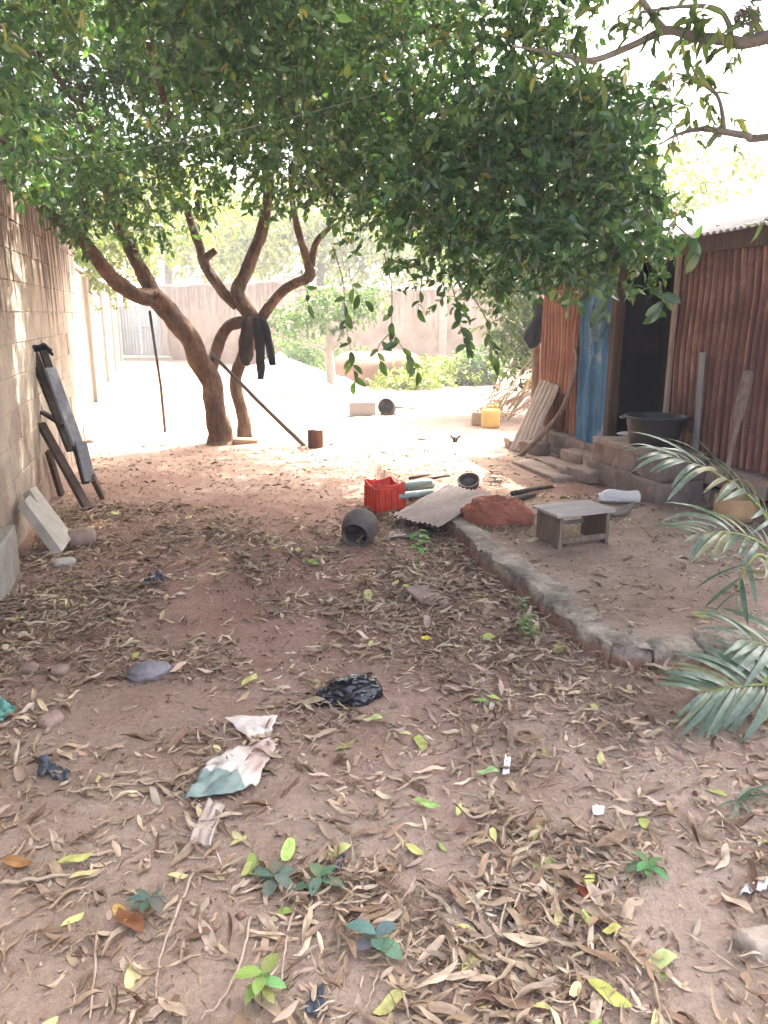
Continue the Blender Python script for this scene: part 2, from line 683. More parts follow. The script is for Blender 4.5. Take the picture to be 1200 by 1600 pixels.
gx = axis_pts(-3.3, 2.7, 0.03, -420, 420)
gy = axis_pts(1.1, 6.9, 0.03, -120, 650)
GX, GY = np.meshgrid(gx, gy, indexing='xy')
GZ = hgt(GX, GY)
nxg, nyg = len(gx), len(gy)
ii = (np.arange(nyg - 1)[:, None] * nxg + np.arange(nxg - 1)[None, :]).ravel()
ground = mobj('ground', np_mesh('ground', np.stack([GX.ravel(), GY.ravel(), GZ.ravel()], 1), np.stack([ii, ii + 1, ii + nxg + 1, ii + nxg], 1)), M['soil'])
wa = ground.data.attributes.new('worn', 'FLOAT', 'POINT')
kk_ = kerb_side(GX, GY).ravel()
wa.data.foreach_set('value', (sstep(0.0, 0.15, kk_) * (1 - sstep(5.6, 7.0, GY.ravel())) * 0.85).astype(np.float32))
tag(ground, 'bare reddish earth of the yard running back to the far wall', 'ground', kind='structure')

# ------------------------------------------------------------------ terrace kerb: cracked cement blocks in a line
def kerb_mat():
    m, nt, out = new_mat('kerb_cement')
    co = coords(nt, 'world')
    n1 = noise_tex(nt, co, 5, 5, 0.65)
    n2 = noise_tex(nt, co, 34, 4, 0.65)
    c = ramp(nt, n1, [(0.3, (0.12, 0.108, 0.082)), (0.48, (0.22, 0.193, 0.15)), (0.62, (0.38, 0.325, 0.258))])
    c = mixc(nt, 0.6, c, mixc(nt, 1.0, c, ramp(nt, n2, [(0.3, (0.6, 0.6, 0.6)), (0.7, (1.3, 1.3, 1.3))]), 'MULTIPLY'))
    sep = nd(nt, 'ShaderNodeSeparateXYZ')
    lk(nt, co, sep.inputs[0])
    zz = mth(nt, 'ADD', sep.outputs[2], mth(nt, 'MULTIPLY', mth(nt, 'SUBTRACT', n1, 0.5), 0.14))
    mud = ramp(nt, zz, [(0.06, (1, 1, 1)), (0.11, (0.0, 0.0, 0.0))])
    c = mixc(nt, mud, c, (0.27, 0.145, 0.10))
    finish(nt, out, c, 0.92, mth(nt, 'ADD', mth(nt, 'MULTIPLY', n1, 0.5), mth(nt, 'MULTIPLY', n2, 0.8)), 0.022, 0.2)
    return m

M['kerb'] = kerb_mat()
kerb = empty('terrace_kerb', (KERB[5][0], KERB[5][1], 0), label='low mossy cement kerb with a bend along the earth terrace', cat='kerb', kind='structure')
kp = spline([(*p, 0) for p in KERB], 8)[:, :2]
kd = np.concatenate([[0], np.cumsum(np.hypot(*np.diff(kp, axis=0).T))])
ktot = kd[-1]
cuts = [0, 0.34, 0.72, 1.02, 1.45, 1.83, 2.13, 2.40, 2.60, 2.83, 3.30, 3.75, 4.2, ktot]
cuts = [c for c in cuts if c <= ktot]

def kpos(s):
    return np.array([np.interp(s, kd, kp[:, 0]), np.interp(s, kd, kp[:, 1])])

KP_T = [0, .13, .22, .34, .44, .50, .56, .66, .78, .84, .89, 1]
KP_O = [-0.016, -0.008, 0.0, 0.002, 0.004, 0.010, 0.024, 0.08, 0.14, 0.163, 0.170, 0.172]
KP_Z = [-0.08, 0.0, 0.04, 0.085, 0.120, 0.134, 0.139, 0.140, 0.137, 0.130, 0.10, -0.06]
for bi, (s0, s1) in enumerate(zip(cuts[:-1], cuts[1:])):
    nl, nc = max(6, int((s1 - s0) / 0.018)), 23
    vs, fs = [], []
    gap = 0.002 + 0.005 * random.random()
    htop = 0.150 + random.uniform(-0.016, 0.014)
    lat = random.uniform(-0.010, 0.010)
    wid = 0.20 + random.uniform(-0.012, 0.012)
    for i in range(nl + 1):
        f = i / nl
        s = s0 + gap + (s1 - s0 - 2 * gap) * f
        c = kpos(s)
        t = kpos(min(s + 0.02, ktot)) - kpos(max(s - 0.02, 0))
        t = t / np.linalg.norm(t)
        nrm = np.array([-t[1], t[0]])       # towards the terrace
        endr = min(f, 1 - f) * (s1 - s0)
        er = 1 - max(0, 1 - endr / 0.012) ** 2 * 0.05
        for k in range(nc):
            a = k / (nc - 1)
            o = float(np.interp(a, KP_T, KP_O))
            z = float(np.interp(a, KP_T, KP_Z))
            o = o * wid / 0.172 + lat
            z = z * htop / 0.135 * (er if z > 0 else 1)
            p = Vector((c[0] + nrm[0] * o, c[1] + nrm[1] * o, z))
            nv = mnoise.noise(p * 7 + Vector((bi, 0, 0)))
            nv2 = mnoise.noise(p * 19)
            nv3 = mnoise.noise(p * 45)
            chip = max(0.0, mnoise.noise(p * 11 + Vector((0, 5, 3))) - 0.16) * 0.07
            p += Vector((nrm[0], nrm[1], 0)) * ((nv * 0.012 + nv2 * 0.008 + nv3 * 0.006) * (-1 if a < 0.5 else 1) + chip * (1 if a < 0.5 else -0.4))
            p.z += (nv * 0.011 + nv2 * 0.006 + nv3 * 0.006 - chip * 0.8) if z > 0.05 else 0
            p -= Vector((KERB[5][0], KERB[5][1], 0))
            vs.append(p)
    for i in range(nl):
        for k in range(nc - 1):
            a = i * nc + k
            fs.append((a, a + nc, a + nc + 1, a + 1))
    fs.append(tuple(range(nc)))
    fs.append(tuple(nl * nc + k for k in range(nc))[::-1])
    MB().add(vs, fs).build('kerb_block', M['kerb'], kerb, smooth=True, sharp=1.0)

# ------------------------------------------------------------------ near block wall on the left
WD = Vector((-0.2607, 0.9654, 0))          # along the wall, away from the camera
WN = Vector((0.9654, 0.2607, 0))           # out of the wall, towards the yard
W0 = Vector((-2.39, 4.52, 0))
W_ANG = math.atan2(WD.y, WD.x)

def wall_mat(name, base, dark, stain=1.0, z0=1.7, z1=3.0):
    m, nt, out = new_mat(name)
    co = coords(nt, 'world')
    n1 = noise_tex(nt, co, 1.6, 5, 0.6)
    n2 = noise_tex(nt, co, 26, 4, 0.65)
    c = ramp(nt, n1, [(0.32, dark), (0.62, base)])
    c = mixc(nt, 0.5, c, mixc(nt, 1.0, c, ramp(nt, n2, [(0.3, (0.7, 0.7, 0.7)), (0.7, (1.25, 1.25, 1.25))]), 'MULTIPLY'))
    # rain streaks running down from the top
    sc = coords(nt, 'world', (7.0, 7.0, 0.55))
    s1 = noise_tex(nt, sc, 1.5, 4, 0.6, 0.3)
    sep = nd(nt, 'ShaderNodeSeparateXYZ')
    lk(nt, co, sep.inputs[0])
    zz = mth(nt, 'ADD', sep.outputs[2], mth(nt, 'MULTIPLY', mth(nt, 'SUBTRACT', n1, 0.5), 1.2))
    top = mth(nt, 'DIVIDE', mth(nt, 'SUBTRACT', zz, z0), z1 - z0)
    k = mth(nt, 'ADD', s1, mth(nt, 'MULTIPLY', mth(nt, 'MINIMUM', mth(nt, 'MAXIMUM', top, -1.6), 1.0), 0.17))
    k = mth(nt, 'MULTIPLY', ramp(nt, k, [(0.57, (0, 0, 0)), (0.66, (1, 1, 1))]), stain)
    c = mixc(nt, k, c, (0.07, 0.035, 0.025))
    # damp earth splashed up from the ground
    low = ramp(nt, zz, [(0.0, (0.75, 0.75, 0.75)), (0.75, (0, 0, 0))])
    c = mixc(nt, low, c, (0.20, 0.13, 0.095))
    finish(nt, out, c, 0.93, mth(nt, 'ADD', n1, mth(nt, 'MULTIPLY', n2, 0.5)), 0.028, 0.15)
    return m

M['block_wall'] = wall_mat('block_wall', (0.52, 0.455, 0.365), (0.29, 0.24, 0.185), 0.9, 1.5, 2.35)
M['mortar'] = wall_mat('mortar', (0.47, 0.40, 0.33), (0.26, 0.20, 0.16), 0.9, 1.5, 2.35)
M['footing'] = mottled('footing', (0.16, 0.155, 0.135), (0.27, 0.26, 0.23), (0.36, 0.34, 0.30), scale=5, bump=0.01)
wall = empty('block_wall', W0, (0, 0, W_ANG), 'tall stained block wall on the left with planks leaning on it', 'wall')
# in the wall's own frame x runs along it, y is into the wall (away from the yard)
WL0, WL1, WH = -5.0, 5.95, 2.67
MB().box((WL1 - WL0 - 0.01, 0.19, WH), ((WL0 + WL1) / 2, 0.0965, WH / 2 - 0.14), 0.01).build('mortar_core', M['mortar'], wall)
bl_meshes = []
for k in range(5):
    mb = MB().box((0.4535, 0.05, 0.2215), (0, 0, 0), 0.005, jit=0.0025)
    o = mb.build('block', M['block_wall'], wall)
    bl_meshes.append(o.data)
    bpy.data.objects.remove(o)
half = MB().box((0.2215, 0.05, 0.2215), (0, 0, 0), 0.005, jit=0.0025).build('block', M['block_wall'], wall)
half_me = half.data
bpy.data.objects.remove(half)
for r in range(11):
    z = 0.02 + 0.2275 * r + 0.11
    x = WL0 + (0.0 if r % 2 == 0 else 0.23)
    if r % 2:
        mobj('block', half_me, None, wall, (WL0 + 0.11, 0.02 + random.uniform(-0.003, 0.004), z))
    while x + 0.46 <= WL1 + 0.02:
        mobj('block', random.choice(bl_meshes), None, wall, (x + 0.23, 0.02 + random.uniform(-0.004, 0.006), z), (random.uniform(-.006, .006), random.uniform(-.004, .004), random.uniform(-.006, .006)))
        x += 0.46
    if WL1 - x > 0.2:
        mobj('block', half_me, None, wall, (x + 0.11, 0.02, z))
fo = mobj('footing', rough_mesh('footing', (5.0, 0.12, 0.40), 13, 0.012, 4, 3, 0.04), M['footing'], wall, (-2.42, -0.05, 0.12))

# ------------------------------------------------------------------ far walls, gate
M['far_wall'] = wall_mat('far_wall', (0.34, 0.28, 0.21), (0.22, 0.175, 0.13), 0.45, 1.2, 2.6)
M['pillar'] = mottled('pillar', (0.27, 0.23, 0.18), (0.38, 0.33, 0.27), scale=4)
def wall_run(name, a, b, h, th, label, mat, cope=True):
    a, b = Vector((*a, 0)), Vector((*b, 0))
    d = b - a
    L = d.length
    e = empty(name, a, (0, 0, math.atan2(d.y, d.x)), label, 'wall')
    n = int(L / 0.5)
    mb = MB().sheet(n, 1, lambda u, v: (u * L, 0.012 * math.sin(u * 37) * 0.4, -0.2 + v * (h + 0.2 + 0.02 * math.sin(u * 23))), th)
    mb.build('wall_face', mat, e)
    if cope:
        MB().box((L, th + 0.06, 0.07), (L / 2, 0, h + 0.045), 0.012).build('coping', M['pillar'], e)
    k = 0.3
    while k < L:
        MB().box((0.24, th + 0.14, h - 0.05), (k, 0, h / 2 - 0.03), 0.012).build('pier', M['pillar'], e)
        k += 4.2
    return e

fw_a = (W0 + WD * 6.0 - WN * 0.35).to_2d()
wall_run('far_side_wall', tuple(fw_a), (-9.55, 28.3), 2.3, 0.18, 'sunlit pale wall beyond the block wall running to the blue gate', M['far_wall'])
wall_run('back_wall', (-7.95, 28.4), (-3.0, 24.4), 2.5, 0.18, 'beige back wall between the blue gate and the square pillar', M['far_wall'])
wall_run('back_wall', (-2.7, 24.3), (14.0, 23.0), 2.3, 0.18, 'long pale back wall behind the far shrubs', M['far_wall'])
pil = empty('gate_pillar', (-2.85, 23.9, 0), (0, 0, 0.2), 'square cement pillar standing at the corner of the back wall', 'pillar')
MB().box((0.34, 0.34, 2.7), (0, 0, 1.3), 0.02).build('shaft', M['pillar'], pil)
MB().box((0.44, 0.44, 0.09), (0, 0, 2.69), 0.02).build('cap', M['pillar'], pil)

M['blue_gate'] = mottled('blue_gate', (0.22, 0.27, 0.31), (0.33, 0.38, 0.41), (0.42, 0.45, 0.46), scale=3, rough=0.6, bump=0, stretch=(6, 6, 0.6))
gate = empty('sheet_metal_gate', (-8.76, 28.35, 0.12), (0, 0, 0.0), 'pale blue corrugated gate at the far end of the yard', 'gate')
for k in range(2):
    x0 = -0.74 + k * 0.75
    MB().sheet(56, 1, lambda u, v: (x0 + u * 0.73, -0.012 * math.sin(u * 2 * PI * 7), v * 1.78), 0.004).build('gate_leaf', M['blue_gate'], gate)
for z in (0.04, 0.9, 1.74):
    MB().box((1.5, 0.03, 0.05), (0, -0.03, z), 0.004).build('gate_rail', M['blue_gate'], gate)
MB().tube([(0.1, -0.07, 0.98), (0.22, -0.075, 0.98), (0.36, -0.07, 0.97)], 0.012, 8).build('latch', M['bark_grey'], gate, smooth=True)
for x in (-0.83, 0.83):
    MB().box((0.14, 0.2, 2.2), (x, 0.02, 0.98), 0.01).build('gate_post', M['pillar'], gate)
sill = empty('gate_sill', (-8.5, 27.4, 0), (0, 0, 0.1), 'low rough cement sill in front of the blue gate', 'sill')
mobj('slab', rough_mesh('slab', (2.2, 0.5, 0.2), 6, 0.02, 3, 5, 0.15), M['footing'], sill, (0, 0, 0.05))

# ------------------------------------------------------------------ the tin shed on the right
SD = Vector((0.2607, -0.9654, 0))          # along its front, towards the camera
S0 = Vector((1.85, 9.2, 0))
S_ANG = math.atan2(SD.y, SD.x)
shed = empty('tin_shed', S0, (0, 0, S_ANG), 'rusty corrugated tin shed with a dark open doorway', 'shed')
# shed frame: x along the front towards the camera, y into the shed, z up
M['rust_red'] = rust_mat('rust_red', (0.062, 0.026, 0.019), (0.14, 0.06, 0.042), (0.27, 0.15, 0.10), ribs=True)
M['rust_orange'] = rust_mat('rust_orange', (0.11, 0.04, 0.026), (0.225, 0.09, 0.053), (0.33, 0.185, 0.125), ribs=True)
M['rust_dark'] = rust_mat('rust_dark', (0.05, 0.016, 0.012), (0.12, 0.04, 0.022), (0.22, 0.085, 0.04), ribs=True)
M['zinc'] = rust_mat('zinc', (0.30, 0.27, 0.25), (0.45, 0.43, 0.41), (0.55, 0.53, 0.51))
M['blue_door'] = rust_mat('blue_door', (0.02, 0.065, 0.12), (0.042, 0.14, 0.25), (0.085, 0.215, 0.33), 0.18, (0.30, 0.33, 0.34))
M['post_wood'] = wood_mat('post_wood', (0.04, 0.022, 0.016), (0.078, 0.044, 0.031), (0.125, 0.08, 0.058), 2)
M['pale_wood'] = wood_mat('pale_wood', (0.17, 0.13, 0.10), (0.27, 0.20, 0.155), (0.36, 0.28, 0.22), 2)
M['dark_in'] = mottled('dark_in', (0.03, 0.02, 0.015), (0.06, 0.04, 0.03), scale=4)
M['mud_brick'] = mottled('mud_brick', (0.15, 0.105, 0.082), (0.25, 0.185, 0.148), (0.36, 0.285, 0.235), scale=6, rough=0.95, bump=0.014)
M['mud_brick_b'] = mottled('mud_brick_b', (0.105, 0.078, 0.064), (0.18, 0.14, 0.115), (0.29, 0.23, 0.19), scale=5, rough=0.95, bump=0.014)

def corr_sheet(name, x0, x1, y, z0, z1, mat, parent, pitch=0.076, amp=0.0125, lean=0.0, ragged=0.0, dent=0.0, seed=0, nv=14):
    nu = max(8, int((x1 - x0) / pitch * 8))
    def fn(u, v):
        x = x0 + (x1 - x0) * u
        ph = x / pitch * 2 * PI
        rz0 = z0 + ragged * mnoise.noise(Vector((x * 6, seed, 0)))
        rz1 = z1 + ragged * mnoise.noise(Vector((x * 6, seed, 5)))
        z = rz0 + (rz1 - rz0) * v
        yy = y + amp * math.sin(ph) + lean * v + dent * mnoise.noise(Vector((x * 2.3, z * 2.0, seed)))
        return (x + 0.006 * mnoise.noise(Vector((z * 3, seed, 2))), yy, z)
    return MB().sheet(nu, nv, fn, 0.004).build(name, mat, parent, smooth=True, sharp=1.2)

FZ1, FZ2 = 0.30, 0.47
EAVE = 2.21
# left of the door: rust sheets, a longer one hung over a lower one
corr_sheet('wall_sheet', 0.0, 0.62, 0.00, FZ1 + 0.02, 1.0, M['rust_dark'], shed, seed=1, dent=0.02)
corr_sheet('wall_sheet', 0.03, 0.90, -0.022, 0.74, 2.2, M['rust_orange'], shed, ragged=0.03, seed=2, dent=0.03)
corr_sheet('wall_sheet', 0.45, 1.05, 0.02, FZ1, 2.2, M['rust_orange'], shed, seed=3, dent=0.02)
# the blue door: dented sheet on a frame, pushed back against the wall
door = empty('door', (0.98, -0.05, FZ1), (0, 0, 0.0))
door.parent = shed
def door_fn(u, v):
    x = u * 0.56
    z = v * 1.88
    rib = 0.0
    for c, w in ((0.06, 0.03), (0.24, 0.035), (0.29, 0.02), (0.50, 0.03)):
        rib -= 0.035 * math.exp(-((x - c) / w) ** 2)
    return (x + 0.02 * (1 - v), rib + 0.03 * mnoise.noise(Vector((x * 5, z * 3, 3))) + 0.014 * mnoise.noise(Vector((x * 11, z * 8, 8))), z)
MB().sheet(40, 36, door_fn, 0.004).build('door_sheet', M['blue_door'], door, smooth=True, sharp=1.2)
corr_sheet('door_patch', 0.0, 0.14, 0.012, 0.0, 0.62, M['blue_door'], door, seed=8)
MB().box((0.035, 0.05, 1.9), (0.585, 0.0, 0.94), 0.004).build('door_stile', M['blue_door'], door)
def rag_fn(u, v):
    x = 0.30 + 0.24 * u + 0.02 * math.sin(v * 7)
    z = 0.98 + 0.40 * v + 0.12 * u
    return (x, -0.055 - 0.025 * math.sin(u * 9 + v * 3) - 0.03 * mnoise.noise(Vector((u * 4, v * 4, 1))), z)
M['blue_rag'] = mottled('blue_rag', (0.035, 0.08, 0.12), (0.10, 0.18, 0.24), (0.22, 0.28, 0.31), scale=7)
MB().sheet(14, 14, rag_fn, 0.004).build('door_rag', M['blue_rag'], door, smooth=True)
M['doorway_black'] = mottled('doorway_black', (0.003, 0.003, 0.0028), (0.008, 0.007, 0.006), scale=5, rough=0.95)
# near-black boards added inside so the doorway reads as dark
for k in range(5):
    MB().box((0.30, 0.02, 1.95), (1.35 + k * 0.305, 0.75 + 0.004 * (k % 2), FZ1 + 1.0), 0.003).build('added_dark_board', M['doorway_black'], shed)
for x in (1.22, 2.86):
    MB().box((0.02, 0.70, 1.95), (x, 0.39, FZ1 + 1.0), 0.003).build('added_dark_board', M['doorway_black'], shed)
MB().box((1.5, 0.62, 0.02), (2.04, 0.42, FZ1 + 0.04), 0.003).build('added_dark_board', M['doorway_black'], shed)
# posts, lintel
MB().box((0.085, 0.10, 1.98), (1.62, -0.02, 0.20 + 0.99), 0.008, jit=0.004).build('door_post', M['post_wood'], shed)
MB().box((0.045, 0.03, 1.75), (2.52, -0.035, FZ2 - 0.05 + 0.9), 0.006, jit=0.003).build('door_post', M['pale_wood'], shed)
MB().box((1.05, 0.08, 0.10), (2.10, 0.04, 2.1), 0.006).build('lintel', M['post_wood'], shed)
MB().box((0.95, 0.09, 0.09), (2.08, 0.10, FZ1 + 0.06), 0.01).build('threshold', M['post_wood'], shed)
# right of the door
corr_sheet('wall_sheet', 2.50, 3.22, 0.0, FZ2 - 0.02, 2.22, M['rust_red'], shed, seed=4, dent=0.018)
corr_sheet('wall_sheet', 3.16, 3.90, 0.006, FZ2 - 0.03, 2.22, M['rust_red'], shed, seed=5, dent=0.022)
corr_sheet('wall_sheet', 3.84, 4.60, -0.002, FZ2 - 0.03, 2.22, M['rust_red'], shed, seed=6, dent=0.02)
for sx_ in (2.62, 2.85, 3.08, 3.30, 3.53, 3.76, 3.98):
    for zz_ in (0.78, 1.35, 1.95):
        if random.random() < 0.45:
            continue
        MB().lathe([(0.008, 0), (0.007, 0.005), (0.003, 0.007)], 8).build('nail', M['rust_orange'], shed, smooth=True, loc=(sx_ + random.uniform(-.01, .01), -0.012, zz_ + random.uniform(-.02, .02)), rot=(PI / 2, 0, 0))
# end and back walls, roof
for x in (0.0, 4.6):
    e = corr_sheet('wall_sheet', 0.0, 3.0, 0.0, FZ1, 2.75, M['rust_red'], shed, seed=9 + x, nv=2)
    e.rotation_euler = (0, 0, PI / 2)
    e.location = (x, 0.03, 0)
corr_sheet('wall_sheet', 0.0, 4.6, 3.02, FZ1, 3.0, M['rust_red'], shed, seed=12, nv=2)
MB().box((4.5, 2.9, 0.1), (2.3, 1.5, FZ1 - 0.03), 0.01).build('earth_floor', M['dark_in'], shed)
MB().box((4.8, 0.035, 0.13), (2.3, -0.045, EAVE - 0.075), 0.004).build('fascia', M['post_wood'], shed)
for k, x in enumerate((0.1, 1.2, 2.3, 3.4, 4.5)):
    MB().tube([(x, -0.02, EAVE - 0.05), (x, 3.0, EAVE + 0.74)], 0.03, 8).build('rafter', M['post_wood'], shed, smooth=True)
slope = math.tan(math.radians(15))
for k in range(7):
    x0 = -0.16 + k * 0.71
    zz = 0.004 * (k % 2)
    def rf(u, v, x0=x0, zz=zz, k=k):
        x = x0 + u * 0.76
        y = -0.20 + v * 3.4 + 0.012 * math.sin(k * 5)
        return (x, y, EAVE + 0.03 + zz + slope * (y + 0.02) + 0.011 * math.sin(x / 0.076 * 2 * PI) + 0.01 * mnoise.noise(Vector((x * 2, y * 2, 0))))
    MB().sheet(80, 10, rf, 0.004).build('roof_sheet', M['zinc'], shed, smooth=True, sharp=1.2)
# plinth of worn mud blocks under the tin
pl_variants = [rough_mesh('plinth_block', (0.40, 0.16, 0.165), 8, 0.016, 8, 20 + i, 0.08) for i in range(4)]
for row, (z, xs) in enumerate(((0.10, (0.06, 0.47, 0.88, 1.29)), (0.225, ()))):
    for x in xs:
        for zc in (0.06, 0.215):
            mobj('plinth_block', pl_variants[random.randrange(4)], M['mud_brick'], shed, (x + (0.2 if zc > 0.1 else 0.1), -0.01 - 0.03 * (zc < 0.1), zc), (random.uniform(-.03, .03), 0, PI * random.randrange(2) + random.uniform(-.04, .04)))
for x in (2.62, 3.03, 3.44, 3.85, 4.26):
    for zc in (0.10, 0.31):
        mobj('plinth_block', pl_variants[random.randrange(4)], M['mud_brick_b'], shed, (x + (0.2 if zc > 0.2 else 0.0), 0.02, zc + 0.03), (random.uniform(-.03, .03), 0, PI * random.randrange(2) + random.uniform(-.04, .04)))
strip = MB().box((0.055, 0.022, 0.95), (0, 0, 0.45), 0.004).build('batten', wood_mat('grey_batten', (0.13, 0.13, 0.12), (0.22, 0.215, 0.20), (0.32, 0.31, 0.29), 2), shed, loc=(3.0, -0.05, FZ2 - 0.1), rot=(0.0, -0.045, 0))

# porch of big worn blocks in front of the door
def shp(x, y, z):
    """a point given in the shed's frame"""
    c, s = math.cos(S_ANG), math.sin(S_ANG)
    return Vector((S0.x + x * c - y * s, S0.y + x * s + y * c, z))

pc = shp(2.62, -0.32, 0)
porch = empty('porch_step', (pc.x, pc.y, hz(pc.x, pc.y)), (0, 0, S_ANG), 'porch step of big earth blocks under the black tub', 'step')
def porch_block(dims, c, seed, mat, amp=0.02, rz=0):
    return mobj('block', rough_mesh('porch_block', dims, 11, amp, 8, seed, 0.05), mat, porch, c, (0, 0, rz))
porch_block((0.62, 0.46, 0.24), (0.26, 0.02, 0.09), 31, M['mud_brick_b'])
porch_block((0.56, 0.44, 0.23), (-0.34, 0.06, 0.08), 32, M['mud_brick_b'])
porch_block((0.36, 0.42, 0.19), (0.40, 0.03, 0.305), 33, M['mud_brick_b'], rz=0.05)
porch_block((0.34, 0.42, 0.19), (0.03, 0.02, 0.303), 34, M['mud_brick'], rz=-0.03)
porch_block((0.40, 0.40, 0.18), (-0.36, 0.06, 0.29), 35, M['mud_brick'], rz=0.04)
mobj('cap_slab', rough_mesh('cap_slab', (1.02, 0.46, 0.05), 7, 0.01, 5, 36, 0.05), M['mud_brick'], porch, (0.05, 0.03, 0.405))
PORCH_Z = porch.location.z + 0.425
# ================================================================== TREES AND PLANTS
def unit(a):
    return a / np.maximum(np.linalg.norm(a, axis=-1, keepdims=True), 1e-9)

def rand_unit(n, rng):
    return unit(rng.normal(size=(n, 3)))

# a folded leaf blade: x along it, y across, z up; eight triangles
LEAF_V = np.array([(0, 0, 0), (0.30, 0, 0.02), (0.68, 0, -0.01), (1.0, 0, -0.09),
                   (0.26, 0.42, 0.10), (0.66, 0.36, 0.06), (0.26, -0.42, 0.10), (0.66, -0.36, 0.06)], float)
LEAF_F = np.array([(0, 6, 1), (0, 1, 4), (1, 6, 7), (1, 7, 2), (1, 2, 5), (1, 5, 4), (2, 7, 3), (2, 3, 5)])

def leaves_mesh(name, pos, axis, nrm, length, width, col, V=LEAF_V, F=LEAF_F):
    x = unit(axis)
    y = unit(np.cross(nrm, x))
    z = np.cross(x, y)
    n = len(pos)
    P = (pos[:, None, :] + V[None, :, 0, None] * (x * length[:, None])[:, None, :]
         + V[None, :, 1, None] * (y * width[:, None])[:, None, :]
         + V[None, :, 2, None] * (z * length[:, None])[:, None, :])
    k = len(V)
    Fa = (F[None] + (np.arange(n) * k)[:, None, None]).reshape(-1, F.shape[1])
    C = np.repeat(col, k, axis=0)
    return np_mesh(name, P.reshape(-1, 3), Fa, True, C)

def lobe_points(lobes, n, rng, power=2.0, gap=0.0, gs=1.3, seed=11):
    """points inside a set of ellipsoids, more of them towards the outside, with holes"""
    vol = np.array([r[0] * r[1] * r[2] for _, r in lobes]) ** 0.8
    pick = rng.choice(len(lobes), size=n, p=vol / vol.sum())
    c = np.array([l[0] for l in lobes])[pick]
    r = np.array([l[1] for l in lobes])[pick]
    d = rand_unit(n, rng)
    rad = rng.random(n) ** (1 / power)
    wob = 0.82 + 0.4 * vnoise(d * 2.2 + pick[:, None] * 7.3, 5)
    p = c + d * (rad * wob)[:, None] * r
    if gap > 0:
        keep = vnoise(p * gs, seed) > gap * 0.6
        keep &= vnoise(p * gs * 2.6, seed + 1) > gap * 0.45
        p, d = p[keep], d[keep]
    return p, d

def spray_leaves(p, d, per, spray_len, leaf_len, rng, droop=0.3, aspect=0.52):
    n = len(p)
    tw = unit(d * 0.5 + rand_unit(n, rng) * 0.9 + np.array([0, 0, -droop]))
    t = (np.arange(per)[None, :] + rng.random((n, per))) / per
    pos = p[:, None, :] + tw[:, None, :] * (t * spray_len * rng.uniform(0.6, 1.3, (n, 1)))[..., None]
    ax = unit(tw[:, None, :] * 0.55 + rng.normal(size=(n, per, 3)) * 0.62 + np.array([0, 0, -droop * 0.6]))
    nr = unit(np.array([0, 0, 1.0]) + rng.normal(size=(n, per, 3)) * 0.75)
    ln = leaf_len * rng.uniform(0.45, 1.4, (n, per))
    return pos.reshape(-1, 3), ax.reshape(-1, 3), nr.reshape(-1, 3), ln.ravel(), (ln * aspect * rng.uniform(0.8, 1.2, (n, per))).ravel(), tw

def tints(n, rng, cols, weights, jitter=0.18):
    c = np.array(cols)[rng.choice(len(cols), size=n, p=np.array(weights) / sum(weights))]
    return np.clip(c * (1 + rng.normal(size=(n, 1)) * jitter) * (1 + rng.normal(size=(n, 3)) * 0.03), 0.004, 0.95)

def limb(name, pts, mat, parent, base, sides=12, n=6, wob=0.16, seed=0, r_scale=1.0):
    """pts rows: x, y, z, r in the world; base is subtracted"""
    S = spline(pts, n)
    P = [Vector(q[:3]) - base for q in S]
    for i, q in enumerate(P):
        k = S[i, 3] * 0.35
        q += Vector((mnoise.noise(q * 2.1 + Vector((seed, 0, 0))), mnoise.noise(q * 2.1 + Vector((0, seed, 4))), 0)) * k
    return MB().tube(P, [max(0.004, q * r_scale) for q in S[:, 3]], sides, True, wob, seed).build(name, mat, parent, smooth=True)

def px_limb(rows):
    return [(*at(x, y, Y), r) for x, y, Y, r in rows]

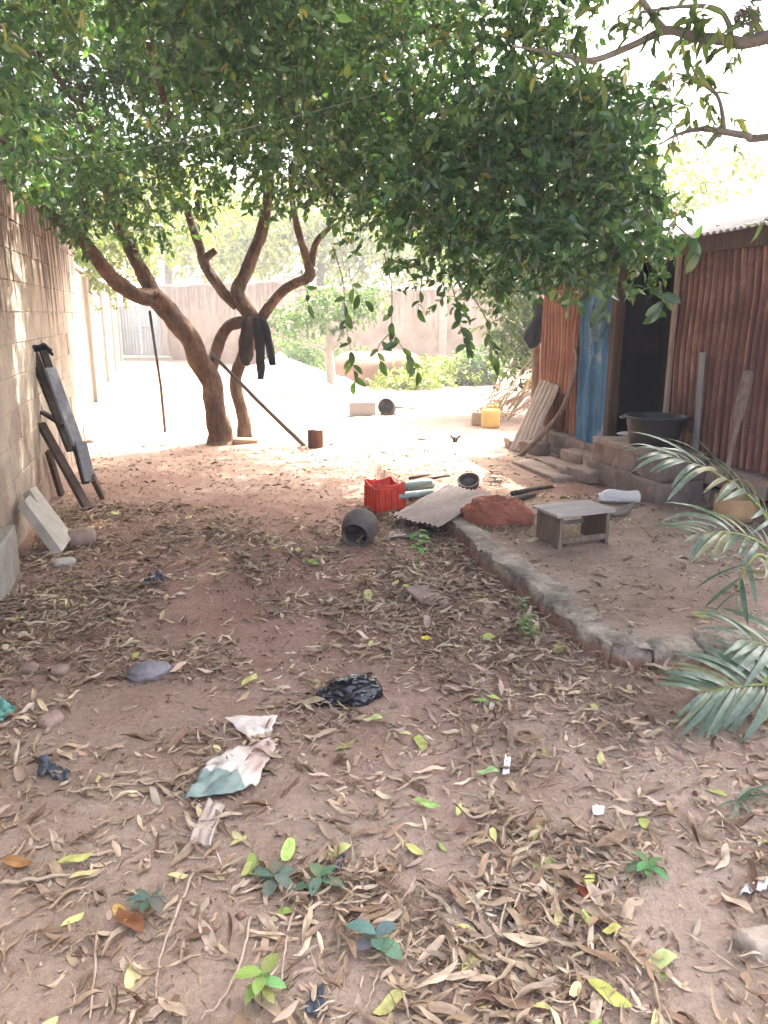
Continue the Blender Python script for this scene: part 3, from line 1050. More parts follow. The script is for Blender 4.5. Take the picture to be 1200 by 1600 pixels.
# ------------------------------------------------------------------ the spreading citrus tree
cb = gp(352, 692)
citrus = empty('citrus_tree', cb, (0, 0, 0), 'spreading citrus tree with two leaning forked trunks and dark glossy leaves', 'tree')
LA = px_limb([(349, 712, 9.75, .34), (346, 696, 9.75, .25), (345, 685, 9.75, .195), (343, 662, 9.75, .168), (326, 597, 9.7, .152), (300, 537, 9.6, .142), (270, 494, 9.5, .138), (238, 462, 9.4, .13)])
limb('trunk', LA, M['bark'], citrus, cb, 18, 10, 0.34, 1, 0.84)
LB = px_limb([(381, 700, 10.2, .15), (380, 684, 10.2, .12), (378, 650, 10.2, .098), (371, 600, 10.2, .092), (377, 560, 10.1, .098), (395, 520, 10.0, .115), (402, 497, 10.0, .11)])
limb('trunk', LB, M['bark'], citrus, cb, 16, 10, 0.34, 2, 0.84)
BR = [
    [(242, 467, 9.42, .12), (205, 458, 9.2, .105), (167, 425, 9.0, .098), (130, 375, 8.8, .09), (85, 340, 8.6, .072), (30, 300, 8.4, .05), (-50, 235, 8.2, .03)],
    [(246, 470, 9.45, .12), (222, 422, 9.5, .105), (206, 388, 9.5, .095), (190, 358, 9.6, .085), (168, 300, 9.6, .062), (140, 215, 9.4, .04), (120, 120, 9.0, .025)],
    [(326, 600, 9.8, .09), (336, 550, 9.95, .092), (354, 513, 10.0, .092), (380, 503, 10.0, .095), (405, 510, 10.0, .09)],
    [(405, 515, 9.98, .12), (388, 487, 9.98, .12), (372, 460, 10, .11), (380, 435, 10, .1), (396, 393, 10, .092), (412, 345, 10, .082), (421, 288, 9.9, .066), (432, 215, 9.6, .045), (445, 130, 9.2, .028)],
    [(372, 478, 10, .085), (350, 457, 10, .082), (326, 426, 10, .078), (317, 405, 10, .078), (311, 385, 10, .066), (296, 340, 10, .056), (282, 288, 9.8, .045), (262, 210, 9.4, .03)],
    [(319, 404, 10, .06), (328, 397, 10, .055), (337, 391, 10, .045)],
    [(404, 508, 10, .085), (420, 480, 9.95, .073), (441, 455, 9.9, .072), (465, 441, 9.8, .072), (483, 431, 9.7, .078), (478, 402, 9.6, .06), (468, 368, 9.5, .052), (458, 325, 9.3, .046), (452, 262, 9.0, .03)],
    [(482, 434, 9.7, .066), (488, 405, 9.65, .052), (496, 376, 9.6, .042), (520, 350, 9.4, .03)],
]
for i, rows in enumerate(BR):
    limb('limb', px_limb(rows), M['bark'], citrus, cb, 14, 9, 0.34, 3 + i, 0.82)
# limbs reaching out inside the crown
INNER = [
    [(-0.95, 9.3, 2.95, .045), (-0.2, 8.7, 3.25, .04), (0.6, 7.8, 3.3, .032), (1.3, 7.0, 3.0, .024), (1.9, 6.3, 2.6, .014)],
    [(-1.4, 9.6, 3.5, .04), (-0.6, 8.8, 4.0, .035), (0.5, 7.8, 4.1, .028), (1.4, 7.2, 3.9, .015)],
    [(-0.9, 9.4, 2.8, .035), (-0.4, 8.4, 3.0, .028), (0.1, 7.4, 2.9, .02), (0.5, 6.6, 2.6, .012)],
    [(-2.3, 9.3, 3.4, .04), (-2.2, 8.2, 3.9, .03), (-2.0, 7.0, 4.1, .018)],
    [(-3.6, 8.8, 3.0, .04), (-3.9, 8.0, 3.4, .03), (-4.0, 7.0, 3.5, .016)],
    [(-3.2, 9.4, 3.5, .04), (-3.6, 9.0, 4.2, .03), (-4.2, 8.6, 4.6, .016)],
]
for i, rows in enumerate(INNER):
    limb('limb', rows, M['bark'], citrus, cb, 8, 5, 0.2, 20 + i)

C_LOBES = [((-3.7, 8.1, 3.75), (1.7, 1.9, 1.35)), ((-4.6, 9.6, 3.9), (1.4, 1.6, 1.2)), ((-2.0, 9.2, 4.35), (2.2, 2.2, 1.35)),
           ((-2.2, 7.2, 4.1), (1.8, 1.4, 1.0)), ((-0.5, 8.4, 3.85), (1.7, 1.9, 1.2)), ((-0.3, 7.0, 3.7), (1.4, 1.2, 1.0)),
           ((0.75, 7.3, 3.0), (1.2, 1.4, 1.05)), ((0.2, 8.2, 2.85), (0.9, 1.1, 0.65)), ((1.65, 6.35, 2.68), (0.72, 0.75, 0.72)),
           ((1.45, 6.9, 3.45), (0.95, 1.1, 0.8)), ((0.9, 6.3, 3.5), (1.1, 0.9, 0.75)), ((1.05, 6.2, 2.7), (0.75, 0.8, 0.65)),
           ((-2.9, 6.1, 3.45), (1.1, 1.3, 1.15)), ((-1.2, 6.3, 3.9), (1.3, 1.0, 0.9)), ((1.75, 5.7, 2.45), (0.55, 0.55, 0.62)), ((1.35, 5.9, 2.25), (0.6, 0.55, 0.5)), ((0.6, 6.4, 2.4), (0.8, 0.7, 0.5)), ((1.9, 5.9, 3.1), (0.55, 0.6, 0.6)), ((0.75, 6.5, 2.35), (0.9, 0.75, 0.62)), ((1.45, 5.95, 2.2), (0.72, 0.5, 0.52)), ((0.25, 7.6, 2.45), (0.9, 0.9, 0.6)), ((-3.1, 8.4, 2.85), (1.5, 1.3, 0.55)), ((-1.3, 8.6, 3.0), (1.2, 1.0, 0.45)), ((-3.0, 10.5, 5.9), (2.4, 1.8, 0.8)), ((-0.5, 10.4, 5.9), (2.2, 1.8, 0.8)),
           ((-1.2, 10.3, 4.6), (2.2, 1.4, 1.2)), ((-3.4, 10.2, 4.7), (2.0, 1.4, 1.1)), ((0.5, 9.0, 4.6), (1.6, 1.5, 0.9))]
rng = np.random.default_rng(21)
p, d = lobe_points(C_LOBES, 24500, rng, 2.2, 0.71, 1.05, 11)
# nothing may stand inside the shed or the wall, and the low limbs stay clear of leaves
loc = p - np.array(S0)
sx = loc[:, 0] * SD.x + loc[:, 1] * SD.y
sy = -loc[:, 0] * SD.y + loc[:, 1] * SD.x
inside = (sy > -0.22) & (sx > -0.1) & (p[:, 2] < EAVE + 0.25 + np.maximum(sy, 0) * 0.27)
wl = (p - np.array(W0)) @ np.array(WN)
ux, uy, uf = project(p)
low = np.interp(ux, [0, 120, 260, 330, 500, 560, 700, 800, 900, 1000, 1060, 1100], [335, 385, 390, 335, 350, 430, 460, 480, 485, 490, 485, 440])
low = low + (vnoise(np.stack([ux * 0.02, uy * 0.006, np.zeros_like(ux)], 1), 3) - 0.5) * 70
rb = np.interp(uy, [0, 110, 225, 290, 380, 480], [880, 1000, 1015, 1052, 1070, 1050]) + (vnoise(np.stack([uy * 0.025, uy * 0, uy * 0], 1), 9) - 0.5) * 50
thin = 0.75 * np.exp(-(((ux - 400) / 120) ** 2 + ((uy - 310) / 70) ** 2)) + 0.7 * np.exp(-(((ux - 560) / 70) ** 2 + ((uy - 380) / 60) ** 2)) + 0.55 * np.exp(-(((ux - 470) / 60) ** 2 + ((uy - 190) / 50) ** 2)) + 0.5 * np.exp(-(((ux - 90) / 60) ** 2 + ((uy - 190) / 40) ** 2)) + 0.38 * np.exp(-(((ux - 820) / 150) ** 2 + ((uy - 330) / 110) ** 2)) + 0.45 * np.exp(-(((ux - 930) / 80) ** 2 + ((uy - 90) / 70) ** 2))
drop = (rng.random(len(ux)) < np.clip(thin * 0.85, 0, 0.85)) | (ux > rb) | inside | ((wl < 0.1) & (p[:, 2] < 2.72)) | (uy > low) | (ux > 1088)
p, d = p[~drop], d[~drop]
pos, ax, nr, ln, wd, tw = spray_leaves(p, d, 10, 0.24, 0.083, rng, 0.28)
col = tints(len(pos), rng, [(0.042, 0.098, 0.040), (0.064, 0.145, 0.050), (0.10, 0.195, 0.058), (0.17, 0.22, 0.06), (0.34, 0.27, 0.06)], [4, 5, 4, 1.0, 0.06])
cr = mobj('crown', leaves_mesh('crown', pos - np.array(cb), ax, nr, ln, wd, col), M['leaf'], citrus)
tag(cr, kind='stuff')
# twigs carrying the sprays
TWV, TWF = [], []
sel = rng.choice(len(p), size=2600, replace=False)
for q in sel:
    a = Vector(p[q]) - cb
    t = Vector(tw[q])
    b = a + t * 0.24
    a2 = a - t * 0.22 + Vector((0, 0, 0.03))
    o = t.orthogonal().normalized() * 0.0045
    o2 = t.cross(o).normalized() * 0.0045
    i0 = len(TWV)
    TWV += [a2 + o, a2 - o * 0.5 + o2, a2 - o * 0.5 - o2, b]
    TWF += [(i0, i0 + 1, i0 + 3), (i0 + 1, i0 + 2, i0 + 3), (i0 + 2, i0, i0 + 3)]
tg = mobj('twigs', np_mesh('twigs', np.array([tuple(v) for v in TWV]), np.array(TWF)), M['twig'], citrus)
tag(tg, kind='stuff')
# green fruit hanging in the crown
M['green_fruit'] = mottled('green_fruit', (0.07, 0.13, 0.04), (0.13, 0.20, 0.06), scale=30, rough=0.4, bump=0.002)
fr = MB().lathe([(0.004, -0.036), (0.018, -0.032), (0.03, -0.018), (0.036, 0), (0.031, 0.017), (0.018, 0.031), (0.006, 0.034)], 14).build('fruit', M['green_fruit'], citrus, smooth=True)
spots = [at(x, y, Y) for x, y, Y in ((340, 48, 6.4), (356, 42, 6.4), (352, 62, 6.5), (333, 84, 6.6), (610, 285, 7.0), (690, 350, 6.2), (860, 300, 5.9), (940, 400, 5.5), (985, 300, 5.7), (1040, 395, 5.5), (215, 170, 7.0), (455, 150, 6.8))]
for i, s in enumerate(spots):
    o = fr if i == 0 else copy_of(fr, citrus)
    o.location = s - cb
    o.rotation_euler = (random.uniform(-.4, .4), random.uniform(-.4, .4), random.uniform(0, 6))

# hanging twigs with single leaves that can be picked out below the crown
def one_leaf(name, aspect, bend, colr, nseg=5, roll=0.5, mat=None):
    vs, fs = [], []
    x = z = 0.0
    for i in range(nseg + 1):
        t = i / nseg
        w = aspect * 0.5 * (math.sin(PI * min(1, t * 0.93 + 0.05)) ** 0.75) * (1 if 0 < i < nseg else 0.08)
        th = bend * t
        vs += [(x, w, z + w * roll * 0.5), (x, 0, z), (x, -w, z + w * roll * 0.5)]
        x += math.cos(th) / nseg
        z -= math.sin(th) / nseg
    for i in range(nseg):
        a = i * 3
        fs += [(a, a + 3, a + 4, a + 1), (a + 1, a + 4, a + 5, a + 2)]
    return np_mesh(name, np.array(vs), np.array(fs), True, np.tile(np.array(colr), (len(vs), 1)))

hl = [one_leaf('leaf', 0.42, b, c) for b, c in ((0.3, (0.035, 0.075, 0.025)), (0.7, (0.05, 0.10, 0.03)), (0.5, (0.075, 0.13, 0.035)), (1.0, (0.04, 0.085, 0.03)))]
for m_ in hl:
    m_.materials.append(M['leaf'])
HANG = [([(520, 385, 7.6), (536, 440, 7.6), (540, 500, 7.6), (550, 560, 7.6), (556, 605, 7.6)], 15),
        ([(600, 395, 7.2), (612, 450, 7.2), (614, 515, 7.2), (640, 560, 7.1), (660, 592, 7.1)], 15),
        ([(614, 515, 7.2), (590, 545, 7.25), (600, 575, 7.3)], 5),
        ([(700, 420, 7.0), (712, 470, 7.0), (722, 520, 6.95), (735, 552, 6.9)], 14),
        ([(730, 450, 6.8), (760, 500, 6.8), (768, 550, 6.8), (772, 575, 6.8)], 8),
        ([(545, 420, 7.8), (552, 450, 7.8), (575, 475, 7.8)], 4),
        ([(470, 420, 8.0), (480, 455, 8.0), (483, 480, 8.0)], 3),
        ([(660, 430, 7.1), (655, 470, 7.1), (652, 490, 7.1)], 5),
        ([(20, 340, 7.5), (28, 375, 7.5), (34, 400, 7.5)], 8),
        ([(950, 440, 5.7), (948, 470, 5.7), (938, 505, 5.7)], 8),
        ([(1030, 440, 5.6), (1036, 470, 5.6), (1030, 490, 5.6)], 7),
        ([(1055, 350, 5.4), (1080, 375, 5.4), (1092, 400, 5.4)], 7)]
for rows, nl in HANG:
    S = spline([tuple(at(*r)) for r in rows], 5)
    tgw = MB().tube([Vector(q) - cb for q in S], list(np.linspace(0.006, 0.002, len(S))), 5).build('hanging_twig', M['twig'], citrus, smooth=True)
    for k in range(nl):
        f = 0.35 + 0.65 * (k + 0.5) / nl if nl > 6 else 0.3 + 0.7 * (k + 0.7) / nl
        q = Vector(S[min(len(S) - 1, int(f * (len(S) - 1)))]) - cb
        lf = mobj('leaf', random.choice(hl), None, tgw, q)
        s = random.uniform(0.10, 0.165)
        lf.scale = (s, s, s)
        dirv = Vector((random.uniform(-1, 1), random.uniform(-0.6, 0.6), random.uniform(-1.3, -0.1))).normalized()
        nrv = Vector((random.uniform(-0.6, 0.6), -0.8, random.uniform(-0.2, 0.9)))
        yv = nrv.cross(dirv).normalized()
        lf.rotation_euler = Matrix((dirv, yv, dirv.cross(yv))).transposed().to_euler()

# ------------------------------------------------------------------ mango tree at the right, its crown spreading over the yard
mb_ = Vector((4.3, 1.9, 0))
mango = empty('mango_tree', mb_, (0, 0, 0), 'tall mango tree whose grey branches reach in from the upper right', 'tree')
limb('trunk', [(4.3, 1.9, -0.1, .34), (4.25, 1.9, 0.6, .27), (4.1, 2.0, 1.8, .24), (3.95, 2.2, 3.0, .22)], M['bark_grey'], mango, mb_, 14, 6, 0.15, 50)
ML = [
    [(3.95, 2.2, 2.9, .15), (3.6, 3.2, 3.5, .11), (3.0, 4.3, 3.3, .07)] + px_limb([(1200, 57, 4.8, .05), (1140, 64, 4.9, .042), (1085, 58, 5.0, .04), (1040, 48, 5.0, .036), (985, 72, 5.05, .028), (925, 94, 5.1, .024), (870, 84, 5.15, .018), (800, 72, 5.2, .010)]),
    px_limb([(1042, 50, 5.0, .03), (1022, 28, 5.0, .028), (1000, -8, 5.0, .024), (980, -60, 5.0, .02)]),
    px_limb([(1142, 64, 4.9, .03), (1138, 35, 4.9, .022), (1118, 12, 4.9, .02), (1060, 10, 4.95, .016), (1000, 20, 5.0, .01)]),
    [(3.95, 2.2, 2.7, .12), (3.8, 3.4, 2.9, .08), (3.3, 4.9, 2.75, .05)] + px_limb([(1200, 214, 5.6, .036), (1165, 212, 5.6, .032), (1130, 206, 5.6, .032), (1095, 202, 5.6, .024), (1060, 210, 5.6, .016), (1030, 226, 5.6, .008)]),
    px_limb([(1131, 206, 5.6, .024), (1128, 175, 5.6, .02), (1120, 148, 5.6, .018), (1095, 128, 5.6, .015), (1080, 100, 5.6, .011), (1076, 85, 5.6, .006)]),
    px_limb([(1131, 207, 5.6, .018), (1118, 214, 5.6, .014), (1108, 222, 5.6, .010)]),
    px_limb([(1088, 118, 5.6, .010), (1070, 128, 5.6, .008), (1058, 138, 5.6, .005)]),
    [(3.95, 2.2, 2.9, .2), (3.0, 2.4, 4.2, .14), (1.2, 3.0, 5.0, .10), (-0.8, 3.6, 5.3, .05)],
    [(3.0, 2.4, 4.2, .1), (1.8, 4.4, 5.0, .07), (0.6, 5.8, 5.4, .04)],
    [(3.95, 2.2, 3.0, .15), (4.4, 3.6, 4.6, .1), (4.6, 5.4, 5.4, .05)],
    [(3.95, 2.2, 3.0, .12), (3.4, 1.0, 4.6, .09), (2.2, -0.4, 5.4, .05)],
]
for i, rows in enumerate(ML):
    limb('branch', rows, M['bark_grey'], mango, mb_, 8, 6, 0.2, 60 + i, 0.72)
M_LOBES = [((1.6, 4.0, 5.9), (3.2, 2.6, 1.1)), ((-1.6, 4.2, 5.9), (2.4, 2.4, 1.0)), ((3.8, 5.0, 6.0), (2.6, 2.6, 1.1)), ((0.2, 6.2, 6.2), (3.0, 1.8, 1.0)),
           ((4.4, 2.4, 6.3), (1.8, 1.6, 1.0)), ((-2.4, 6.4, 6.3), (2.2, 1.8, 0.9)), ((4.2, 7.8, 6.5), (2.6, 2.2, 0.9)), ((-3.8, 4.6, 6.0), (1.8, 2.2, 0.9))]
rng = np.random.default_rng(33)
p, d = lobe_points(M_LOBES, 21000, rng, 1.6)
ux, uy, uf = project(p)
keep = (uy < -25) | (uf < 0.2)
p, d = p[keep], d[keep]
pos, ax, nr, ln, wd, tw = spray_leaves(p, d, 9, 0.22, 0.19, rng, 0.6, 0.34)
# leaves along the branches that show
vis = []
for rows in (ML[0][3:], ML[1], ML[2], ML[4], ML[6], ML[3][6:]):
    S = spline(rows, 6)
    for q in S:
        if rng.random() < 0.42:
            vis.append(q[:3] + rng.normal(size=3) * 0.06)
for x, y, Y, k in ((1060, 80, 5.2, 10), (1110, 85, 5.2, 9), (1080, 75, 5.3, 7), (1000, 60, 5.2, 9), (930, 50, 5.3, 10), (860, 30, 5.2, 9), (1070, 175, 5.7, 4), (1050, 120, 5.6, 5), (900, 110, 5.3, 8), (1010, 180, 5.6, 5), (1160, 20, 5.1, 6), (960, 20, 5.2, 8), (820, 55, 5.3, 7), (730, 25, 5.1, 8), (700, 60, 5.2, 6), (60, 10, 5.0, 10), (120, 20, 5.1, 9), (20, 40, 5.2, 7), (1195, 370, 4.3, 2)):
    c = np.array(at(x, y, Y))
    for _ in range(max(1, k // 3)):
        vis.append(c + rng.normal(size=3) * np.array([0.10, 0.14, 0.07]))
vis = np.array(vis)
vp, vax, vnr, vln, vwd, vtw = spray_leaves(vis, rand_unit(len(vis), rng), 5, 0.10, 0.105, rng, 0.9, 0.34)
col = tints(len(pos), rng, [(0.05, 0.10, 0.035), (0.075, 0.13, 0.04)], [1, 1])
col2 = tints(len(vp), rng, [(0.06, 0.11, 0.03), (0.10, 0.15, 0.04), (0.22, 0.22, 0.06)], [3, 3, 1])
cr = mobj('crown', leaves_mesh('crown', np.vstack([pos, vp]) - np.array(mb_), np.vstack([ax, vax]), np.vstack([nr, vnr]), np.concatenate([ln, vln]), np.concatenate([wd, vwd]), np.vstack([col, col2])), M['leaf'], mango)
tag(cr, kind='stuff')
# an old nest of dry stalks in the fork of the branch
nc_ = at(1168, 26, 4.9)
nest = empty('bird_nest', nc_ - Vector((0, 0, 0.07)), (0, 0, 0), 'small brown ball nest of dry stalks on the grey mango branch', 'nest')
mb = MB()
for k in range(60):
    a, b = random.uniform(0, 6.28), random.uniform(-1.2, 1.2)
    t = random.uniform(0, 6.28)
    R_ = Matrix.Rotation(a, 3, 'Z') @ Matrix.Rotation(b, 3, 'X') @ Matrix.Rotation(t, 3, 'Z')
    rr = random.uniform(0.055, 0.08)
    mb.tube([R_ @ Vector((rr * math.cos(s), rr * math.sin(s) * 0.85, 0)) + Vector((0, 0, 0.07)) for s in np.linspace(0, random.uniform(2, 4.5), 9)], 0.003, 3)
mb.build('stalk_ball', M['bark_grey'], nest)

# ------------------------------------------------------------------ trees and shrubs at the back
def small_tree(name, base, trunk_rows, lobes, n, per, leaf, label, cat, group=None, cols=None, weights=None, seed=0, mat=None, gap=0.4, bark=None, aspect=0.5, droop=0.3):
    base = Vector(base)
    e = empty(name, base, (0, 0, 0), label, cat, group)
    for i, rows in enumerate(trunk_rows):
        limb('trunk' if i == 0 else 'branch', rows, bark or M['bark_grey'], e, base, 8, 5, 0.15, seed + i)
    r_ = np.random.default_rng(seed)
    p, d = lobe_points(lobes, n, r_, 1.8, gap, 1.6, seed)
    p[:, 2] = np.maximum(p[:, 2], 0.04)
    pos, ax, nr, ln, wd, _ = spray_leaves(p, d, per, leaf * 2.6, leaf, r_, droop, aspect)
    pos[:, 2] = np.maximum(pos[:, 2], 0.04)
    c = tints(len(pos), r_, cols or [(0.06, 0.12, 0.03), (0.10, 0.17, 0.04), (0.17, 0.22, 0.05)], weights or [2, 3, 2])
    cr = mobj('crown', leaves_mesh('crown', pos - np.array(base), ax, nr, ln, wd, c), mat or M['leaf_bg'], e)
    tag(cr, kind='stuff')
    return e

YG = [(0.10, 0.15, 0.035), (0.16, 0.21, 0.05), (0.22, 0.26, 0.07)]
DG = [(0.04, 0.09, 0.03), (0.07, 0.13, 0.04), (0.10, 0.17, 0.05)]
small_tree('leafy_tree', (-6.3, 16.3, 0), [[(-6.3, 16.3, -.1, .12), (-6.2, 16.2, 1.4, .09), (-6.0, 16.0, 2.8, .06)], [(-6.2, 16.2, 1.6, .05), (-5.5, 15.6, 2.6, .03), (-5.0, 15.2, 3.0, .015)]],
           [((-5.9, 15.6, 3.3), (1.5, 1.6, 1.5)), ((-5.0, 15.2, 2.9), (1.0, 1.0, 0.9)), ((-4.6, 16.8, 4.0), (1.7, 1.5, 1.2)), ((-6.2, 14.6, 2.6), (0.7, 1.0, 0.8))], 1500, 8, 0.11,
           'yellow-green leafy tree hanging over the sunlit far side wall', 'tree', cols=YG, weights=[2, 3, 2], seed=101)
small_tree('leafy_tree', (-2.2, 27.5, 0), [[(-2.2, 27.5, -.1, .2), (-2.2, 27.5, 2.4, .15), (-2.0, 27.5, 4.2, .09)]],
           [((-2.4, 27.5, 4.4), (2.8, 2.2, 1.9)), ((-0.3, 27.8, 4.0), (2.0, 2.0, 1.6)), ((-4.6, 28.5, 4.4), (2.2, 1.8, 1.6))], 1700, 7, 0.22,
           'pale sunlit tree behind the back wall between the citrus limbs', 'tree', cols=YG, seed=102)
small_tree('leafy_tree', (-9.0, 33.5, 0), [[(-9, 33.5, -.1, .25), (-9, 33.5, 3, .18), (-8.8, 33.5, 5, .1)]],
           [((-9.0, 33.5, 5.4), (3.6, 2.6, 2.4)), ((-6.4, 33.5, 4.6), (2.4, 2.4, 1.8))], 1500, 7, 0.26,
           'hazy pale green tree beyond the blue gate', 'tree', cols=YG, seed=103)
small_tree('leafy_tree', (3.2, 27.5, 0), [[(3.2, 27.5, -.1, .2), (3.2, 27.5, 2.4, .15), (3.4, 27.5, 4.0, .09)]],
           [((3.0, 27.5, 4.0), (3.0, 2.2, 1.7)), ((6.0, 27.2, 4.4), (2.6, 2.2, 1.8))], 1600, 7, 0.22,
           'pale sunlit tree behind the long back wall near the shed side', 'tree', cols=YG, seed=104)
# pruned young tree in the open, branching into a wide fork
pb = gp(516, 612)
small_tree('young_tree', pb, [[(*(pb + Vector((0, 0, -.1))), .11), (*at(516, 580, pb.y), .10), (*at(515, 548, pb.y), .09), (*at(513, 505, pb.y), .05)],
                              [(*at(515, 552, pb.y), .05), (*at(498, 542, pb.y), .04), (*at(478, 538, pb.y), .025), (*at(450, 528, pb.y), .015)],
                              [(*at(516, 550, pb.y), .05), (*at(530, 535, pb.y), .035), (*at(536, 510, pb.y), .02)]],
           [(tuple(at(515, 480, pb.y)), (0.7, 0.7, 0.45)), (tuple(at(455, 500, pb.y)), (0.55, 0.6, 0.35)), (tuple(at(560, 470, pb.y)), (0.6, 0.6, 0.4))], 420, 7, 0.10,
           'young pruned tree with a pale forked trunk in the sunny yard', 'tree', cols=DG, seed=105, gap=0.3, bark=mottled('pale_bark', (0.28, 0.26, 0.22), (0.42, 0.40, 0.35), scale=8))
for k, (x, y, r, h, cols, lab) in enumerate(((470, 592, 0.8, 1.0, DG, 'round dark green shrub left of the pale forked young tree'),
                                             (545, 598, 0.55, 0.7, DG, 'low green shrub right of the pale forked young tree'),
                                             (640, 606, 0.9, 0.35, YG, 'low weedy bush in front of the pinkish mud heap'),
                                             (700, 600, 1.0, 0.5, YG, 'low weedy bush at the end of the open yard'),
                                             (748, 600, 0.6, 0.7, DG, 'green weedy bush beside the heap of dry sticks'))):
    b = gp(x, y)
    small_tree('shrub', b, [[(b.x, b.y, -.05, .03), (b.x, b.y, h * 0.6, .02)], [(b.x, b.y, .1, .02), (b.x + r * .5, b.y, h * .7, .01)]],
               [((b.x, b.y, h * 0.55), (r, r * 0.8, h * 0.6))], 420, 7, 0.09, lab, 'shrub', 'shrubs at the end of the yard', cols, seed=110 + k, gap=0.3)
# leafy trees right behind the shed's far corner
small_tree('leafy_tree', (2.6, 12.8, 0), [[(2.6, 12.8, -.1, .1), (2.5, 12.7, 1.2, .07), (2.3, 12.6, 2.6, .05)], [(2.5, 12.7, 1.0, .04), (2.0, 12.4, 1.8, .02)]],
           [((2.2, 12.4, 1.75), (0.75, 0.9, 0.8)), ((2.2, 12.2, 0.95), (0.5, 0.7, 0.5)), ((2.4, 12.6, 2.8), (1.0, 1.0, 0.9)), ((1.5, 13.0, 2.7), (0.9, 1.0, 0.7)), ((3.2, 12.8, 2.6), (1.0, 1.0, 1.0))], 1700, 8, 0.10,
           'bright green leafy tree behind the far corner of the tin shed', 'tree', cols=DG + [(0.13, 0.2, 0.05)], weights=[2, 3, 3, 2], seed=120, gap=0.35)
small_tree('leafy_tree', (6.2, 17.0, 0), [[(6.2, 17, -.1, .16), (6.1, 17, 2.0, .12), (6.0, 17, 3.4, .07)]],
           [((6.0, 17.0, 3.6), (2.0, 2.0, 1.5)), ((4.2, 16.6, 3.0), (1.5, 1.6, 1.3))], 1100, 8, 0.14,
           'pale leafy tree standing behind the tin shed roof', 'tree', cols=YG, seed=121)
# ------------------------------------------------------------------ palm at the right edge
palm_base = Vector((2.55, 3.75, 0.1))
palm = empty('young_palm', palm_base, (0, 0, 0), 'young palm with long feathery fronds leaning in at the right edge', 'palm')
PG = [(0.06, 0.11, 0.065), (0.10, 0.16, 0.10), (0.17, 0.23, 0.165), (0.22, 0.23, 0.11)]
pl_me = []
for k, (b, c) in enumerate(((0.5, PG[0]), (0.9, PG[1]), (1.3, PG[2]), (0.7, PG[1]), (1.6, PG[2]), (1.0, PG[3]))):
    me = one_leaf('leaflet', 0.082, b, c, 8, 0.7)
    me.materials.append(M['palm'])
    pl_me.append(me)
M['rachis'] = mottled('rachis', (0.10, 0.15, 0.04), (0.20, 0.25, 0.08), scale=10, rough=0.5, bump=0)
FRONDS = [
    ([tuple(palm_base + Vector((0, 0, .1))), tuple(at(1235, 860, 3.75)), tuple(at(1180, 785, 3.7)), tuple(at(1110, 735, 3.65)), tuple(at(1040, 712, 3.6))], 13, 0.27, (0.1, -0.3, 1)),
    ([tuple(palm_base + Vector((-.05, -.1, .1))), tuple(at(1240, 900, 3.5)), tuple(at(1190, 850, 3.4)), tuple(at(1140, 832, 3.35)), tuple(at(1095, 835, 3.3))], 10, 0.24, (0.0, -0.5, 1)),
    ([tuple(palm_base + Vector((-.05, -.15, .1))), tuple(at(1250, 930, 3.3)), tuple(at(1195, 870, 3.2)), tuple(at(1170, 880, 3.1)), tuple(at(1150, 925, 3.05))], 6, 0.18, (-0.6, -0.5, 0.6)),
    ([tuple(palm_base + Vector((-.05, -.3, .0))), tuple(at(1290, 1060, 3.0)), tuple(at(1225, 1068, 2.85)), tuple(at(1155, 1072, 2.8)), tuple(at(1100, 1082, 2.75))], 19, 0.22, (0.0, -0.75, 0.7)),
    ([tuple(palm_base + Vector((.05, -.25, .0))), tuple(at(1270, 1000, 3.1)), tuple(at(1210, 1010, 3.0)), tuple(at(1165, 1000, 2.95))], 9, 0.24, (0.1, -0.5, 1)),
    ([tuple(palm_base + Vector((.1, .1, .1))), (2.7, 4.0, 0.9), (2.75, 4.2, 1.2), (2.9, 4.5, 1.3)], 10, 0.28, (0.0, -0.3, 1)),
]
for fi, (rows, n, L, up) in enumerate(FRONDS):
    S = [Vector(q) - palm_base for q in spline(rows, 8)]
    fr_ = MB().tube(S, list(np.linspace(0.013, 0.003, len(S))), 6).build('frond', M['rachis'], palm, smooth=True)
    up = Vector(up).normalized()
    start = int(len(S) * 0.42)
    for i in range(n):
        f = i / (n - 1)
        q = start + f * (len(S) - 1 - start)
        i0 = min(int(q), len(S) - 2)
        P_ = S[i0].lerp(S[i0 + 1], q - i0)
        T = (S[i0 + 1] - S[i0]).normalized()
        N_ = (up - T * up.dot(T)).normalized()
        side = T.cross(N_)
        for sg in (-1, 1):
            dv = (T * (0.55 + 0.7 * f) + side * sg * (0.9 - 0.35 * f) + N_ * random.uniform(0.15, 0.45)).normalized()
            nv = (N_ + Vector((random.uniform(-.25, .25), random.uniform(-.25, .25), random.uniform(-.1, .3)))).normalized()
            y = nv.cross(dv).normalized()
            lf = mobj('leaflet', random.choice(pl_me), None, fr_, P_)
            s = L * (0.55 + 0.9 * math.sin(PI * (0.18 + 0.72 * f))) * random.uniform(0.8, 1.1)
            lf.scale = (s, s * random.uniform(0.8, 1.25) * 1.1, s)
            lf.rotation_euler = Matrix((dv, y, dv.cross(y))).transposed().to_euler()
# a small palm seedling low on the ground nearby
sb = gp(1152, 1250)
sb.z = hz(sb.x, sb.y)
ps = empty('palm_seedling', sb, (0, 0, 0), 'tiny palm seedling in the litter below the young palm', 'plant')
for k in range(7):
    a = -2.6 + k * 0.55
    lf = mobj('leaflet', pl_me[k % 4], None, ps, (0, 0, 0.01))
    s = random.uniform(0.10, 0.17)
    lf.scale = (s, s * 1.3, s)
    lf.rotation_euler = (0, random.uniform(-0.7, -0.3), a)
